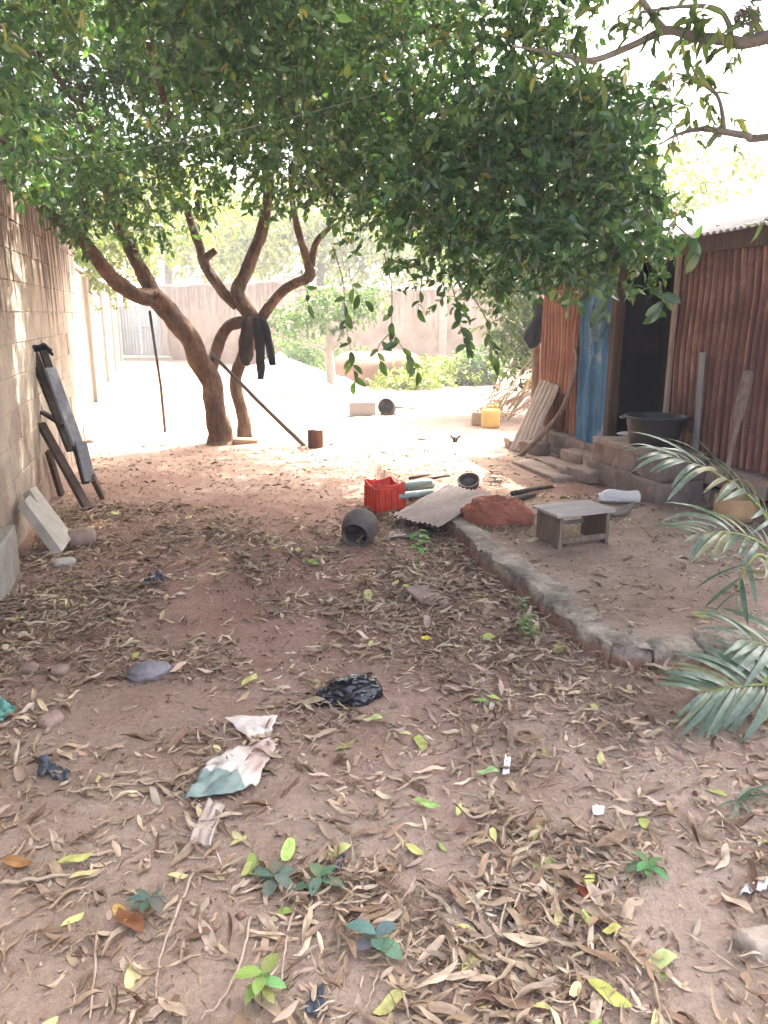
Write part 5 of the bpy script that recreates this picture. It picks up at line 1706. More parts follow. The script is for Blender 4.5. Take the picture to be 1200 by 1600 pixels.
M['wire'] = mottled('wire', (0.10, 0.08, 0.07), (0.20, 0.17, 0.15), scale=20, bump=0)
b = on_ground(772, 768)
mb = MB()
for k in range(11):
    r0, a0, inc = random.uniform(0.06, 0.11), random.uniform(0, 6), random.uniform(-1.1, 1.1)
    R_ = Matrix.Rotation(a0, 3, 'Z') @ Matrix.Rotation(inc, 3, 'X')
    mb.tube([R_ @ Vector((r0 * math.cos(t), r0 * math.sin(t), 0)) + Vector((random.uniform(-.004, .004), 0, 0.105)) for t in np.linspace(0, 5.6, 22)], 0.0025, 4)
tag(mb.build('wire_tangle', M['wire'], None, loc=b), 'loose tangle of thin wire behind the red hearth', 'wire')

M['char'] = mottled('char', (0.02, 0.017, 0.015), (0.06, 0.05, 0.043), (0.13, 0.11, 0.095), scale=10, bump=0.006)
for k, (x0, y0, x1, y1, r, lab) in enumerate(((800, 775, 862, 764, 0.022, 'charred log lying behind the red hearth towards the steps'),
                                              (795, 790, 835, 778, 0.026, 'short charred log next to the red hearth'),
                                              (672, 750, 703, 745, 0.013, 'thin dark stick lying behind the corrugated sheet'),
                                              (640, 750, 670, 744, 0.015, 'thin dark stick behind the teal pipes'),
                                              (640, 782, 668, 776, 0.012, 'grey stick under the teal pipes'))):
    a, c = on_ground(x0, y0), on_ground(x1, y1)
    o = MB().tube([Vector((0, 0, r)), (c - a) * 0.5 + Vector((0, 0.01, r * 1.2)), (c - a) + Vector((0, 0, r))], [r, r * 0.9, r * 0.7], 8, True, 0.3, k).build('firewood_stick', M['char'], None, smooth=True, loc=a)
    tag(o, lab, 'firewood', 'firewood round the hearth')

# ------------------------------------------------------------------ low wooden stool
M['grey_wood'] = wood_mat('grey_wood', (0.17, 0.155, 0.14), (0.29, 0.27, 0.245), (0.40, 0.385, 0.36), 0)
M['brown_wood'] = wood_mat('brown_wood', (0.07, 0.05, 0.038), (0.135, 0.10, 0.076), (0.22, 0.175, 0.14), 2)
b = on_ground(893, 846)
stool = empty('low_stool', b, (0, 0, math.radians(22)), 'low grey wooden stool with slab legs on the earth terrace', 'stool')
SWd, SDp, SHt = 0.45, 0.30, 0.215
MB().box((SWd, SDp, 0.02), (0, 0, SHt + 0.01), 0.005, jit=0.003).build('seat', M['grey_wood'], stool)
for sx_ in (-1, 1):
    lx = sx_ * (SWd / 2 - 0.045)
    lo_ = MB().prism([(-SDp * 0.44, 0), (-SDp * 0.26, 0), (-SDp * 0.22, 0.018), (SDp * 0.22, 0.018), (SDp * 0.26, 0), (SDp * 0.44, 0), (SDp * 0.44, SHt), (-SDp * 0.44, SHt)], 0.024, Matrix.Translation((lx - 0.012, 0, 0)) @ Matrix.Rotation(PI / 2, 4, 'Z') @ Matrix.Rotation(PI / 2, 4, 'X')).build('leg', M['brown_wood'], stool)
MB().box((SWd - 0.115, 0.022, 0.035), (0.0, -SDp * 0.40, 0.052), 0.003).build('stretcher', M['brown_wood'], stool)
MB().box((SWd - 0.115, 0.020, 0.030), (0.0, SDp * 0.38, 0.10), 0.003).build('stretcher', M['grey_wood'], stool)
MB().box((SWd - 0.115, 0.020, 0.028), (0.0, SDp * 0.38, 0.17), 0.003).build('stretcher', M['brown_wood'], stool)

# ------------------------------------------------------------------ white roll, curved board
M['white_sack'] = mottled('white_sack', (0.50, 0.48, 0.45), (0.68, 0.66, 0.62), scale=8, rough=0.6, bump=0.006)
b = on_ground(972, 786)
roll = empty('sack_roll', b, (0, 0, 0.0), 'rolled white sack lying at the foot of the porch step', 'sack')
rp = [(-0.17, 0.02, 0.045, .03), (-0.10, 0.01, 0.055, .055), (0.0, 0, 0.05, .048), (0.10, -0.01, 0.052, .05), (0.125, -0.01, 0.052, .05)]
S = spline(rp, 6)
MB().tube([Vector(q[:3]) for q in S], list(S[:, 3]), 16, True, 0.22, 3).build('roll', M['white_sack'], roll, smooth=True, sharp=1.0)
def flap(u, v):
    return (-0.20 + 0.16 * u, -0.05 + 0.12 * v, 0.03 + 0.05 * math.sin(PI * v) + 0.012 * mnoise.noise(Vector((u * 5, v * 5, 0))))
MB().sheet(10, 10, flap, 0.003).build('loose_end', M['white_sack'], roll, smooth=True)
b = on_ground(962, 806)
M['dark_board'] = mottled('dark_board', (0.09, 0.075, 0.062), (0.16, 0.135, 0.115), (0.22, 0.19, 0.165), scale=7)
cb_ = empty('curved_bark', b, (0, 0, 0.55), 'curved slab of grey bark behind the low stool', 'bark slab')
MB().sheet(20, 8, lambda u, v: (-0.19 + 0.38 * u, (-0.05 + 0.10 * v) * math.sin(PI * (0.12 + 0.76 * u)), 0.012 + 0.05 * (2 * u - 1) ** 2 + 0.02 * math.cos((v - .5) * 2.4)), 0.012).build('slab', M['dark_board'], cb_, smooth=True)

# ------------------------------------------------------------------ black tub on the porch
M['black_plastic'] = plastic('black_plastic', (0.004, 0.0045, 0.005), (0.009, 0.010, 0.011), 0.55)
tp = shp(2.74, -0.28, PORCH_Z + 0.002)
tub = empty('black_tub', tp, (0, 0, 0), 'large black plastic tub standing on the porch step', 'tub')
MB().lathe([(0.05, 0.0), (0.185, 0.0), (0.195, 0.008), (0.215, 0.12), (0.235, 0.225), (0.237, 0.235), (0.262, 0.238), (0.267, 0.246), (0.262, 0.256), (0.240, 0.258), (0.228, 0.225), (0.205, 0.12), (0.18, 0.012), (0.05, 0.008)], 48).build('tub_wall', M['black_plastic'], tub, smooth=True, sharp=0.9)
for s_ in (-1, 1):
    MB().tube([(s_ * 0.262, -0.06, 0.246), (s_ * 0.285, -0.04, 0.24), (s_ * 0.29, 0, 0.238), (s_ * 0.285, 0.04, 0.24), (s_ * 0.262, 0.06, 0.246)], 0.009, 8).build('handle', M['black_plastic'], tub, smooth=True)
# pale tin lid left in the doorway
q = shp(2.12, -0.13, PORCH_Z + 0.004)
tag(MB().lathe([(0.01, 0.012), (0.07, 0.01), (0.10, 0.0), (0.105, 0.003), (0.072, 0.016), (0.01, 0.018)], 24).build('tin_plate', M['zinc'], None, smooth=True, loc=q), 'pale tin plate lying on the porch step in the doorway', 'plate')

# ------------------------------------------------------------------ pestle, curved stick, leaning sheets, post
M['pestle'] = wood_mat('pestle', (0.09, 0.06, 0.043), (0.17, 0.12, 0.088), (0.26, 0.20, 0.155), 2)
c = at(1170, 580, 5.70)
a = c + (at(1146, 690, 5.50) - c) * 1.55
a.z = max(a.z, 0.08)
pes = empty('pestle', a, (0, 0, 0), 'wooden pestle with a thick upper end leaning on the tin wall', 'pestle')
d_ = c - a
MB().tube([d_ * t for t in (0, 0.1, 0.3, 0.52, 0.60, 0.66, 0.85, 0.975, 1.0)], [0.022, 0.022, 0.018, 0.022, 0.038, 0.043, 0.045, 0.040, 0.026], 14, True, 0.06).build('shaft', M['pestle'], pes, smooth=True)

M['stick_wood'] = mottled('stick_wood', (0.10, 0.062, 0.042), (0.20, 0.14, 0.10), (0.30, 0.235, 0.18), scale=12, bump=0.004)
pts = [shp(0.72, -0.62, 0.02), shp(0.85, -0.45, 0.25), shp(1.02, -0.28, 0.55), shp(1.08, -0.18, 0.85), shp(1.02, -0.10, 1.1), shp(0.92, -0.07, 1.24)]
S = spline([tuple(q) for q in pts], 6)
a = Vector(pts[0])
tag(MB().tube([Vector(q) - a for q in S], list(np.linspace(0.034, 0.014, len(S))), 10, True, 0.25, 6).build('curved_stick', M['stick_wood'], None, smooth=True, loc=a), 'curved wooden stick leaning against the blue door', 'stick')

def lean_sheet(base_px, top, w, label, seed, mat, n=8):
    b0 = on_ground(*base_px[0])
    b1 = on_ground(*base_px[1])
    t0, t1 = top
    o = (b0 + b1) / 2
    e = empty('leaning_sheet', o, (0, 0, 0), label, 'metal sheet')
    nrm = (b1 - b0).cross(t0 - b0).normalized()
    def fn(u, v):
        q = b0.lerp(b1, u).lerp(t0.lerp(t1, u), v) - o
        return q + nrm * (0.017 * math.sin(u * 2 * PI * n) + 0.02 * mnoise.noise(Vector((u * 2, v * 3, seed)))) + Vector((0, 0, 0.01))
    MB().sheet(n * 8, 12, fn, 0.004).build('sheet', mat, e, smooth=True, sharp=1.2)
M['pale_tin'] = rust_mat('pale_tin', (0.33, 0.25, 0.20), (0.44, 0.37, 0.31), (0.52, 0.46, 0.40))
lean_sheet(((796, 704), (830, 709)), (at(846, 594, 9.1), at(873, 604, 8.62)), 0, 'wide pale corrugated sheet leaning on the far corner of the shed', 1, M['pale_tin'], 5)
pp = shp(-0.22, 0.05, 0)
post = empty('wooden_post', (pp.x, pp.y, hz(pp.x, pp.y)), (0, 0, 0), 'rough wooden post with a dark rag beside the shed corner', 'post')
MB().tube([(0, 0, -0.1), (0.01, 0, 0.6), (-0.01, 0.01, 1.3), (0.02, 0, 1.75)], [0.06, 0.055, 0.05, 0.045], 10, True, 0.2, 9).build('shaft', M['stick_wood'], post, smooth=True)
M['dark_cloth'] = mottled('dark_cloth', (0.012, 0.015, 0.022), (0.035, 0.04, 0.055), scale=8, rough=0.95)
MB().sheet(14, 14, lambda u, v: ((-0.14 + 0.28 * u) * (0.55 + 0.6 * v) + 0.03 * math.sin(v * 5), -0.075 - 0.035 * math.sin(u * 11 + v) - 0.03 * v, 1.72 - (0.42 + 0.16 * math.sin(u * 4.3)) * v - 0.10 * abs(u - 0.45)), 0.006).build('rag', M['dark_cloth'], post, smooth=True)

# loose mud bricks used as steps before the plinth
BRK = [((905, 738), (0.36, 0.20, 0.09), 0.15, 'mud brick'), ]
brick_mes = [rough_mesh('mud_brick', (0.34, 0.19, 0.11), 8, 0.016, 9, 70 + i, 0.10) for i in range(4)]
for k, (sx_, sy_, zc, rz, sc_, lab) in enumerate((
        (1.35, -0.50, 0.05, 0.05, (1.1, 1.1, 0.8), 'mud brick half buried at the end of the low step'),
        (1.72, -0.52, 0.06, -0.1, (1.1, 1.2, 0.9), 'mud brick in the middle of the low step'),
        (2.08, -0.50, 0.07, 0.08, (1.0, 1.2, 1.1), 'mud brick butting against the porch step'),
        (1.62, -0.36, 0.17, 0.1, (0.95, 1.0, 1.0), 'upper mud brick resting on the low step, far side'),
        (1.98, -0.34, 0.17, -0.06, (0.8, 1.0, 1.0), 'upper mud brick resting on the low step beside the porch'),
        (0.62, -0.34, 0.09, 0.25, (1.0, 1.0, 1.2), 'loose mud brick below the rusty sheets by the stick foot'),
        (0.22, -0.38, 0.08, -0.2, (0.9, 1.1, 1.0), 'loose mud brick at the foot of the leaning strip'))):
    q = shp(sx_, sy_, 0)
    o = mobj('mud_brick', brick_mes[k % 4], M['mud_brick'], None, (q.x, q.y, hz(q.x, q.y) + zc - 0.02), (0, 0, S_ANG + rz))
    o.scale = sc_
    tag(o, lab, 'brick', 'mud bricks below the shed plinth')
q = shp(1.6, -0.72, 0)
tag(mobj('step_slab', rough_mesh('step_slab', (0.95, 0.24, 0.06), 7, 0.015, 5, 81, 0.1), M['mud_brick'], None, (q.x, q.y, hz(q.x, q.y) + 0.012), (0, 0, S_ANG)), 'thin worn earth slab forming the lowest step', 'slab')

# ------------------------------------------------------------------ ochre basket with hoop handle, behind the palm
M['ochre'] = mottled('ochre', (0.30, 0.19, 0.09), (0.43, 0.29, 0.15), (0.52, 0.38, 0.22), scale=10, rough=0.7, bump=0.004)
b = on_ground(1147, 812)
bk = empty('hoop_basket', b, (0, 0, 0.2), 'round ochre basket with a hoop handle behind the palm frond', 'basket')
MB().lathe([(0.03, 0.0), (0.105, 0.0), (0.125, 0.01), (0.146, 0.06), (0.150, 0.12), (0.143, 0.165), (0.150, 0.175), (0.143, 0.178), (0.135, 0.165), (0.142, 0.12), (0.137, 0.06), (0.11, 0.014), (0.03, 0.01)], 36).build('bowl', M['ochre'], bk, smooth=True)
MB().tube([(0.147 * math.cos(t), 0.0, 0.17 + 0.13 * math.sin(t)) for t in np.linspace(0, PI, 16)], 0.007, 8).build('handle', M['ochre'], bk, smooth=True)

# ------------------------------------------------------------------ by the left wall: broken table, planks, slab, stone
M['black_wood'] = wood_mat('black_wood', (0.016, 0.013, 0.012), (0.038, 0.03, 0.027), (0.075, 0.06, 0.052), 0)
M['umber_wood'] = wood_mat('umber_wood', (0.045, 0.03, 0.024), (0.085, 0.058, 0.046), (0.13, 0.095, 0.078), 0)
M['slate_wood'] = wood_mat('slate_wood', (0.10, 0.105, 0.115), (0.165, 0.17, 0.185), (0.235, 0.24, 0.25), 0)
def wl_(s, out, z):
    """point beside the left wall: s along it, out from its face, z up"""
    return W0 + WD * s + WN * out + Vector((0, 0, z))

def plank(name, a, c, w, th, mat, parent, origin, hint, jit=0.003):
    d = c - a
    Mx = frame_M((a + c) / 2 - origin, d, hint)
    return MB().box((d.length, w, th), (0, 0, 0), 0.004, Mx, jit).build(name, mat, parent)

tp0 = on_ground(135, 792)
tbl = empty('broken_table', tp0, (0, 0, 0), 'broken dark wooden table frame with grey boards leaning on the block wall', 'broken table')
topc = at(58, 552, 6.62)
H_ = Vector((0.8, -0.5, 0.5))
plank('rail', at(44, 552, 6.72), at(60, 640, 6.6), 0.05, 0.04, M['black_wood'], tbl, tp0, H_)
plank('rail', at(50, 548, 6.68), at(112, 705, 6.42), 0.085, 0.03, M['black_wood'], tbl, tp0, H_)
plank('rail', at(66, 545, 6.66), at(86, 600, 6.6), 0.07, 0.03, M['black_wood'], tbl, tp0, H_)
plank('top_board', at(78, 575, 6.58), at(122, 696, 6.36), 0.105, 0.022, M['slate_wood'], tbl, tp0, H_)
plank('top_board', at(126, 690, 6.36), at(140, 752, 6.28), 0.10, 0.022, M['slate_wood'], tbl, tp0, H_)
plank('rail', at(118, 694, 6.40), at(134, 756, 6.33), 0.06, 0.03, M['black_wood'], tbl, tp0, H_)
plank('leg', at(64, 662, 6.50), on_ground(138, 797, 0.01), 0.075, 0.045, M['umber_wood'], tbl, tp0, H_)
plank('leg', at(75, 705, 6.55), on_ground(96, 775, 0.01), 0.05, 0.04, M['umber_wood'], tbl, tp0, H_)
plank('leg', at(144, 745, 6.30), on_ground(160, 779, 0.01), 0.05, 0.04, M['umber_wood'], tbl, tp0, H_)
plank('cross_bar', at(60, 640, 6.62), at(100, 665, 6.45), 0.05, 0.03, M['black_wood'], tbl, tp0, H_)
MB().sheet(12, 8, lambda u, v: tuple(at(46 + 36 * u, 545 - 8 * math.sin(u * PI) + 10 * v, 6.6) - tp0 + Vector((0, -0.02 * math.sin(v * 6), 0.01 * math.sin(u * 12)))), 0.006).build('torn_strap', M['dark_cloth'], tbl, smooth=True)
a, c = on_ground(60, 772, 0.0), at(36, 655, 6.05)
o_ = Vector((a.x, a.y, a.z))
pk = plank('wooden_plank', a, c, 0.105, 0.035, M['umber_wood'], None, o_, H_)
pk.location = o_
tag(pk, 'short dark brown plank leaning on the block wall beside the broken table', 'plank')

M['concrete'] = mottled('concrete', (0.27, 0.245, 0.20), (0.38, 0.355, 0.30), (0.46, 0.44, 0.385), scale=6, rough=0.95, bump=0.01)
f0, f1 = on_ground(84, 876, 0.0), on_ground(108, 850, 0.0)
u0, u1 = at(14, 786, 5.10), at(52, 768, 5.40)
o_ = (f0 + f1) / 2
xd = (f1 - f0).normalized()
yd = ((u0 + u1) / 2 - o_)
hgt_s = yd.length
zd = xd.cross(yd).normalized()
wv = (f1 - f0).length
poly = [(-0.17, 0), (0.17, 0.02), (0.165, hgt_s * 0.98), (0.03, hgt_s), (0.0, hgt_s * 0.74), (-0.03, hgt_s * 0.93), (-0.175, hgt_s * 0.9)]
Mx = Matrix((xd, yd.normalized(), zd)).transposed().to_4x4()
sl = MB().prism(poly, 0.065, Mx).build('concrete_slab', M['concrete'], None, loc=o_ + Vector((0, 0, 0.01)))
tag(sl, 'pale cracked concrete slab leaning on the wall footing', 'slab')
b = on_ground(126, 850)
tag(mobj('stone', rough_mesh('stone', (0.24, 0.16, 0.13), 6, 0.016, 6, 90, 0.5), M['mud_brick'], None, b + Vector((0, 0, 0.045)), (0, 0, 0.2)), 'rounded brown stone beside the leaning concrete slab', 'stone')
b = on_ground(100, 882)
tag(mobj('stone', rough_mesh('stone', (0.14, 0.10, 0.05), 5, 0.012, 8, 91, 0.5), M['concrete'], None, b + Vector((0, 0, 0.015)), (0, 0, 0.6)), 'small pale chip at the foot of the leaning concrete slab', 'stone')

# ------------------------------------------------------------------ round the citrus tree
M['tree_pole'] = mottled('tree_pole', (0.05, 0.04, 0.033), (0.10, 0.08, 0.068), scale=10, bump=0.003)
a, c = on_ground(476, 697), at(330, 552, 9.45)
tag(MB().tube([Vector((0, 0, 0.0)), (c - a) * 0.5 + Vector((0, 0, -0.015)), (c - a)], [0.026, 0.024, 0.02], 10, True, 0.1).build('leaning_pole', M['tree_pole'], None, smooth=True, loc=a), 'dark pole propped slantwise against the citrus trunk', 'pole')
a, c = on_ground(258, 675), at(234, 486, 9.55)
tag(MB().tube([Vector((0, 0, -0.03)), (c - a) * 0.4 + Vector((0.02, 0, 0)), (c - a)], [0.019, 0.018, 0.016], 8, True, 0.1).build('prop_pole', M['tree_pole'], None, smooth=True, loc=a), 'thin upright pole propping the left citrus limb', 'pole')
M['rust_tin'] = rust_mat('rust_tin', (0.05, 0.02, 0.014), (0.10, 0.042, 0.03), (0.16, 0.08, 0.055))
b = on_ground(493, 699)
tin = empty('rusty_tin', b, (0, 0, 0.3), 'rusty open tin standing beside the foot of the slanting pole', 'tin')
MB().lathe([(0.02, 0.0), (0.09, 0.0), (0.095, 0.006), (0.095, 0.21), (0.099, 0.216), (0.095, 0.222), (0.088, 0.216), (0.088, 0.012), (0.02, 0.008)], 28).build('can', M['rust_tin'], tin, smooth=True, sharp=0.9)
MB().sheet(14, 3, lambda u, v: (0.115 * (2 * u - 1), -0.085 + 0.17 * v, 0.226 + 0.006 * math.sin(u * 7)), 0.004).build('loose_lid', M['zinc'], tin, smooth=True)
b = on_ground(384, 693)
tag(MB().box((0.30, 0.14, 0.055), (0, 0, 0.035), 0.006, jit=0.005).build('wood_offcut', wood_mat('offcut', (0.26, 0.17, 0.10), (0.38, 0.27, 0.17), (0.46, 0.34, 0.23), 0), None, loc=b, rot=(0, 0.05, 0.12)), 'short pale plank offcut at the foot of the citrus trunks', 'plank')
# garments thrown over the fork
M['brown_cloth'] = mottled('brown_cloth', (0.012, 0.009, 0.008), (0.03, 0.021, 0.017), (0.06, 0.04, 0.03), scale=7, rough=0.95)
M['black_cloth'] = mottled('black_cloth', (0.006, 0.006, 0.007), (0.018, 0.018, 0.02), scale=8, rough=0.95)
gb = at(386, 505, 9.85)
g1 = empty('brown_garment', gb, (0, 0, 0), 'bundled brown garment hanging from the citrus fork', 'garment')
S = spline([(0.02, 0.04, 0.06, .05), (0.0, -0.08, -0.03, .085), (-0.01, -0.09, -0.2, .10), (-0.03, -0.08, -0.4, .115), (-0.02, -0.08, -0.52, .085), (0.0, -0.07, -0.57, .03)], 6)
MB().tube([Vector(q[:3]) for q in S], list(S[:, 3]), 18, True, 0.5, 5).build('cloth', M['brown_cloth'], g1, smooth=True).scale = (0.75, 0.6, 0.9)
gb2 = at(405, 508, 9.82)
g2 = empty('black_trousers', gb2, (0, 0, 0), 'black trousers slung over the citrus fork with both legs dangling', 'garment')
for rows in ([(-0.06, 0.06, 0.05, .05), (-0.02, -0.08, 0.02, .07), (0.0, -0.11, -0.2, .075), (0.01, -0.10, -0.45, .065), (0.0, -0.10, -0.68, .06), (0.0, -0.10, -0.72, .055)],
             [(-0.02, 0.06, 0.05, .05), (0.06, -0.07, 0.02, .065), (0.12, -0.09, -0.15, .07), (0.17, -0.09, -0.35, .06), (0.20, -0.08, -0.5, .05), (0.205, -0.08, -0.53, .045)]):
    S = spline(rows, 5)
    MB().tube([Vector(q[:3]) for q in S], list(S[:, 3]), 14, True, 0.45, 8).build('trouser_leg', M['black_cloth'], g2, smooth=True).scale = (0.8, 0.45, 0.92)

# ------------------------------------------------------------------ in the sunny part
M['sand'] = mottled('sand', (0.42, 0.40, 0.37), (0.55, 0.53, 0.50), (0.64, 0.62, 0.59), scale=5, rough=0.95, bump=0.03)
b = gp(440, 610)
heap = empty('sand_heap', b, (0, 0, 0), 'white heap of building sand in the sunlit yard behind the citrus', 'heap')
nu_, nv_ = 60, 14
vs, fs = [(0, 0, 0.82)], []
for j in range(1, nv_ + 1):
    for i in range(nu_):
        a = 2 * PI * i / nu_
        r = j / nv_ * 1.55 * (1 + 0.18 * math.sin(a * 2 + 1) + 0.10 * math.sin(a * 5))
        z = 0.82 * (1 - (j / nv_)) ** 0.9 - 0.06 + 0.10 * mnoise.noise(Vector((r * math.cos(a) * 2.5, r * math.sin(a) * 2.5, 1)))
        vs.append((r * math.cos(a), r * math.sin(a) * 0.8, z if j < nv_ else -0.12))
for i in range(nu_):
    fs.append((0, 1 + i, 1 + (i + 1) % nu_))
for j in range(nv_ - 1):
    for i in range(nu_):
        a, c = 1 + j * nu_ + i, 1 + j * nu_ + (i + 1) % nu_
        fs.append((a, a + nu_, c + nu_, c))
MB().add(vs, fs).build('sand_mass', M['sand'], heap, smooth=True)
b = gp(612, 603)
mud = empty('mud_heap', b, (0, 0, 0), 'low pinkish heap of mud at the end of the yard', 'heap')
mobj('mud_mass', rough_mesh('mud_mass', (2.2, 1.0, 1.0), 9, 0.10, 1.5, 95, 0.6), mottled('pink_mud', (0.16, 0.085, 0.062), (0.24, 0.14, 0.105), scale=3, bump=0.03), mud, (-0.3, 0.4, 0.25))

b = on_ground(566, 649)
cblk = empty('cement_block', b, (0, 0, 0.12), 'grey hollow cement block lying in the sunlit yard', 'block')
M['cement'] = mottled('cement', (0.30, 0.29, 0.27), (0.42, 0.41, 0.38), scale=8, bump=0.006)
BLK = [(-0.2, -0.09), (0.2, -0.09), (0.2, 0.09), (-0.2, 0.09)]
for y_ in (-0.085, 0.085):
    MB().box((0.42, 0.035, 0.22), (0, y_, 0.11), 0.005).build('face_shell', M['cement'], cblk)
for x_ in (-0.19, 0, 0.19):
    MB().box((0.035, 0.132, 0.216), (x_, 0, 0.11), 0.004).build('web', M['cement'], cblk)

b = on_ground(606, 648)
pan = empty('sooty_pot', b, (0, 0, 0), 'sooty black pot on its side with a stick handle in the sunlit yard', 'pot')
o = MB().lathe([(0.02, -0.11), (0.09, -0.10), (0.125, -0.06), (0.135, 0.03), (0.125, 0.10), (0.135, 0.11), (0.126, 0.112), (0.115, 0.10), (0.124, 0.03), (0.113, -0.055), (0.08, -0.088), (0.01, -0.095)], 30).build('pot_body', M['char'], pan, smooth=True, loc=(0, 0, 0.12))
o.rotation_euler = Vector((-0.3, -0.9, 0.25)).to_track_quat('Z', 'Y').to_euler()
MB().tube([(0.11, 0, 0.12), (0.28, 0.02, 0.11), (0.45, 0.03, 0.10)], [0.014, 0.012, 0.010], 8).build('handle', M['stick_wood'], pan, smooth=True)
for k, a in enumerate((0.5, 2.6)):
    MB().tube([(0.1 * math.cos(a), -0.05, 0.06), (0.14 * math.cos(a), -0.10, 0.0)], 0.01, 6).build('foot', M['char'], pan, smooth=True)

def jerrycan(x, y, rz, colr, label, h=0.27, lying=False):
    b = on_ground(x, y)
    e = empty('jerrycan', b, (0, 0, rz), label, 'jerrycan', 'jerrycans by the dry sticks')
    m_ = plastic('can_plastic', colr, tuple(min(1, c * 1.25) for c in colr), 0.45, 0.15, 0.4)
    me = rough_mesh('can_body', (0.24, 0.16, h), 6, 0.004, 4, 3, 0.12)
    mobj('can_body', me, m_, e, (0, 0, h / 2))
    MB().tube([(-0.07, 0, h - 0.01), (-0.065, 0, h + 0.035), (0.0, 0, h + 0.045), (0.04, 0, h + 0.02), (0.045, 0, h - 0.01)], 0.014, 8).build('handle', m_, e, smooth=True)
    MB().lathe([(0.03, 0), (0.03, 0.03), (0.035, 0.032), (0.035, 0.06), (0.01, 0.062)], 16).build('cap', m_, e, smooth=True, loc=(0.085, 0, h - 0.005))
jerrycan(766, 668, 0.3, (0.60, 0.45, 0.13), 'yellow plastic jerrycan at the edge of the sunlit yard')
jerrycan(772, 657, -0.4, (0.52, 0.42, 0.22), 'faded cream jerrycan just behind the yellow one')
jerrycan(749, 664, 1.0, (0.34, 0.27, 0.17), 'dusty brown jerrycan beside the yellow one', 0.20)

b = on_ground(711, 691)
root = empty('charred_stump', b, (0, 0, 0), 'small charred root stump poking out of the sunlit earth', 'stump')
mb = MB()
for k in range(9):
    a = k * 0.75
    mb.tube([(0, 0, -0.02), (0.03 * math.cos(a), 0.03 * math.sin(a), 0.05), (0.08 * math.cos(a), 0.08 * math.sin(a), random.uniform(0.06, 0.13))], [0.02, 0.012, 0.004], 6)
mb.build('root_tuft', M['char'], root, smooth=True)

# dry stalks heaped by the shed corner: each one can be pulled out
st_base = gp(800, 640)
for k in range(46):
    ax_ = random.uniform(1.6, 2.3)
    ay_ = random.uniform(10.6, 13.2)
    a = Vector((ax_, ay_, 0.03 + random.random() * 0.25))
    L = random.uniform(0.8, 2.0)
    el = random.uniform(0.15, 1.0)
    az = random.uniform(-0.5, 0.9)
    dv = Vector((math.cos(az) * math.cos(el), math.sin(az) * math.cos(el), math.sin(el)))
    q = [Vector((0, 0, 0)), dv * L * 0.5 + Vector((0, 0, 0.05)), dv * L + Vector((0, 0, -0.1))]
    o = MB().tube(q, [0.010, 0.009, 0.005], 5).build('dry_stalk', M['dry_twig'], None, smooth=True, loc=a)
    tag(o, 'dry pale stalk in the heap beyond the shed corner', 'stalk', 'dry stalks heaped beyond the shed')
a, c = gp(796, 652), at(846, 560, 10.4)
tag(MB().tube([Vector((0, 0, 0)), (c - a) * 0.5, (c - a)], [0.02, 0.018, 0.014], 7).build('bamboo_pole', mottled('bamboo', (0.40, 0.32, 0.18), (0.52, 0.43, 0.26), scale=6), None, smooth=True, loc=a), 'pale bamboo pole slanting up past the dry stalks', 'pole')

# stones and clods in the open
for k, (x, y, s, lab) in enumerate(((138, 691, 0.07, 'small stone beside the block wall corner'), (560, 608, 0.12, 'pale stone near the young tree foot'), (660, 688, 0.06, 'flat clod on the sunny earth'))):
    b = on_ground(x, y)
    tag(mobj('stone', rough_mesh('stone', (s * 2, s * 1.4, s), 4, s * 0.15, 9, 100 + k, 0.5), M['mud_brick'], None, b + Vector((0, 0, s * 0.25)), (0, 0, k)), lab, 'stone')

# ------------------------------------------------------------------ rubbish in the foreground
M['black_bag'] = plastic('black_bag_film', (0.006, 0.008, 0.011), (0.014, 0.018, 0.024), 0.11)
def crumple(name, dims, amp, freq, seed, mat, loc, rot, sub=5, smooth=True):
    bm = bmesh.new()
    bmesh.ops.create_icosphere(bm, subdivisions=sub, radius=1.0)
    for v in bm.verts:
        q = v.co.copy()
        o = Vector((seed * 5.1, seed * 2.3, seed))
        r1 = 1 - abs(mnoise.noise(q * freq + o)) * 2
        r2 = 1 - abs(mnoise.noise(q * freq * 2.3 + o)) * 2
        r = 1 + amp * (0.7 * r1 + 0.4 * r2 - 0.4) + amp * 0.5 * mnoise.noise(q * 1.4 + o)
        v.co = Vector((q.x * dims[0] * r, q.y * dims[1] * r, max(q.z, -0.55) * dims[2] * r))
    me = bpy.data.meshes.new(name)
    bm.to_mesh(me)
    bm.free()
    me.polygons.foreach_set('use_smooth', np.full(len(me.polygons), smooth))
    me.materials.append(mat)
    return mobj(name, me, None, None, loc, rot)
b = on_ground(553, 1092)
bag = empty('plastic_bag', b, (0, 0, 0.12), 'shiny crumpled black plastic bag in the middle of the litter', 'plastic bag')
o = crumple('bag_body', (0.112, 0.082, 0.066), 0.30, 1.35, 3, M['black_bag'], (0.0, 0, 0.033), (0, 0, 0), 5, True)
o.parent = bag
o = crumple('bag_mouth', (0.05, 0.045, 0.042), 0.28, 1.4, 8, M['black_bag'], (-0.115, -0.02, 0.022), (0, 0, 0.4), 5, True)
o.parent = bag
M['grey_bag'] = mottled('grey_bag', (0.10, 0.095, 0.10), (0.17, 0.165, 0.175), (0.26, 0.255, 0.26), scale=9, rough=0.6)
b = on_ground(234, 1058)
tag(crumple('grey_stone', (0.095, 0.06, 0.05), 0.14, 1.8, 5, M['grey_bag'], b + Vector((0, 0, 0.024)), (0, -0.08, 0.25), 4), 'smooth blue-grey stone on the bare patch of earth', 'stone')

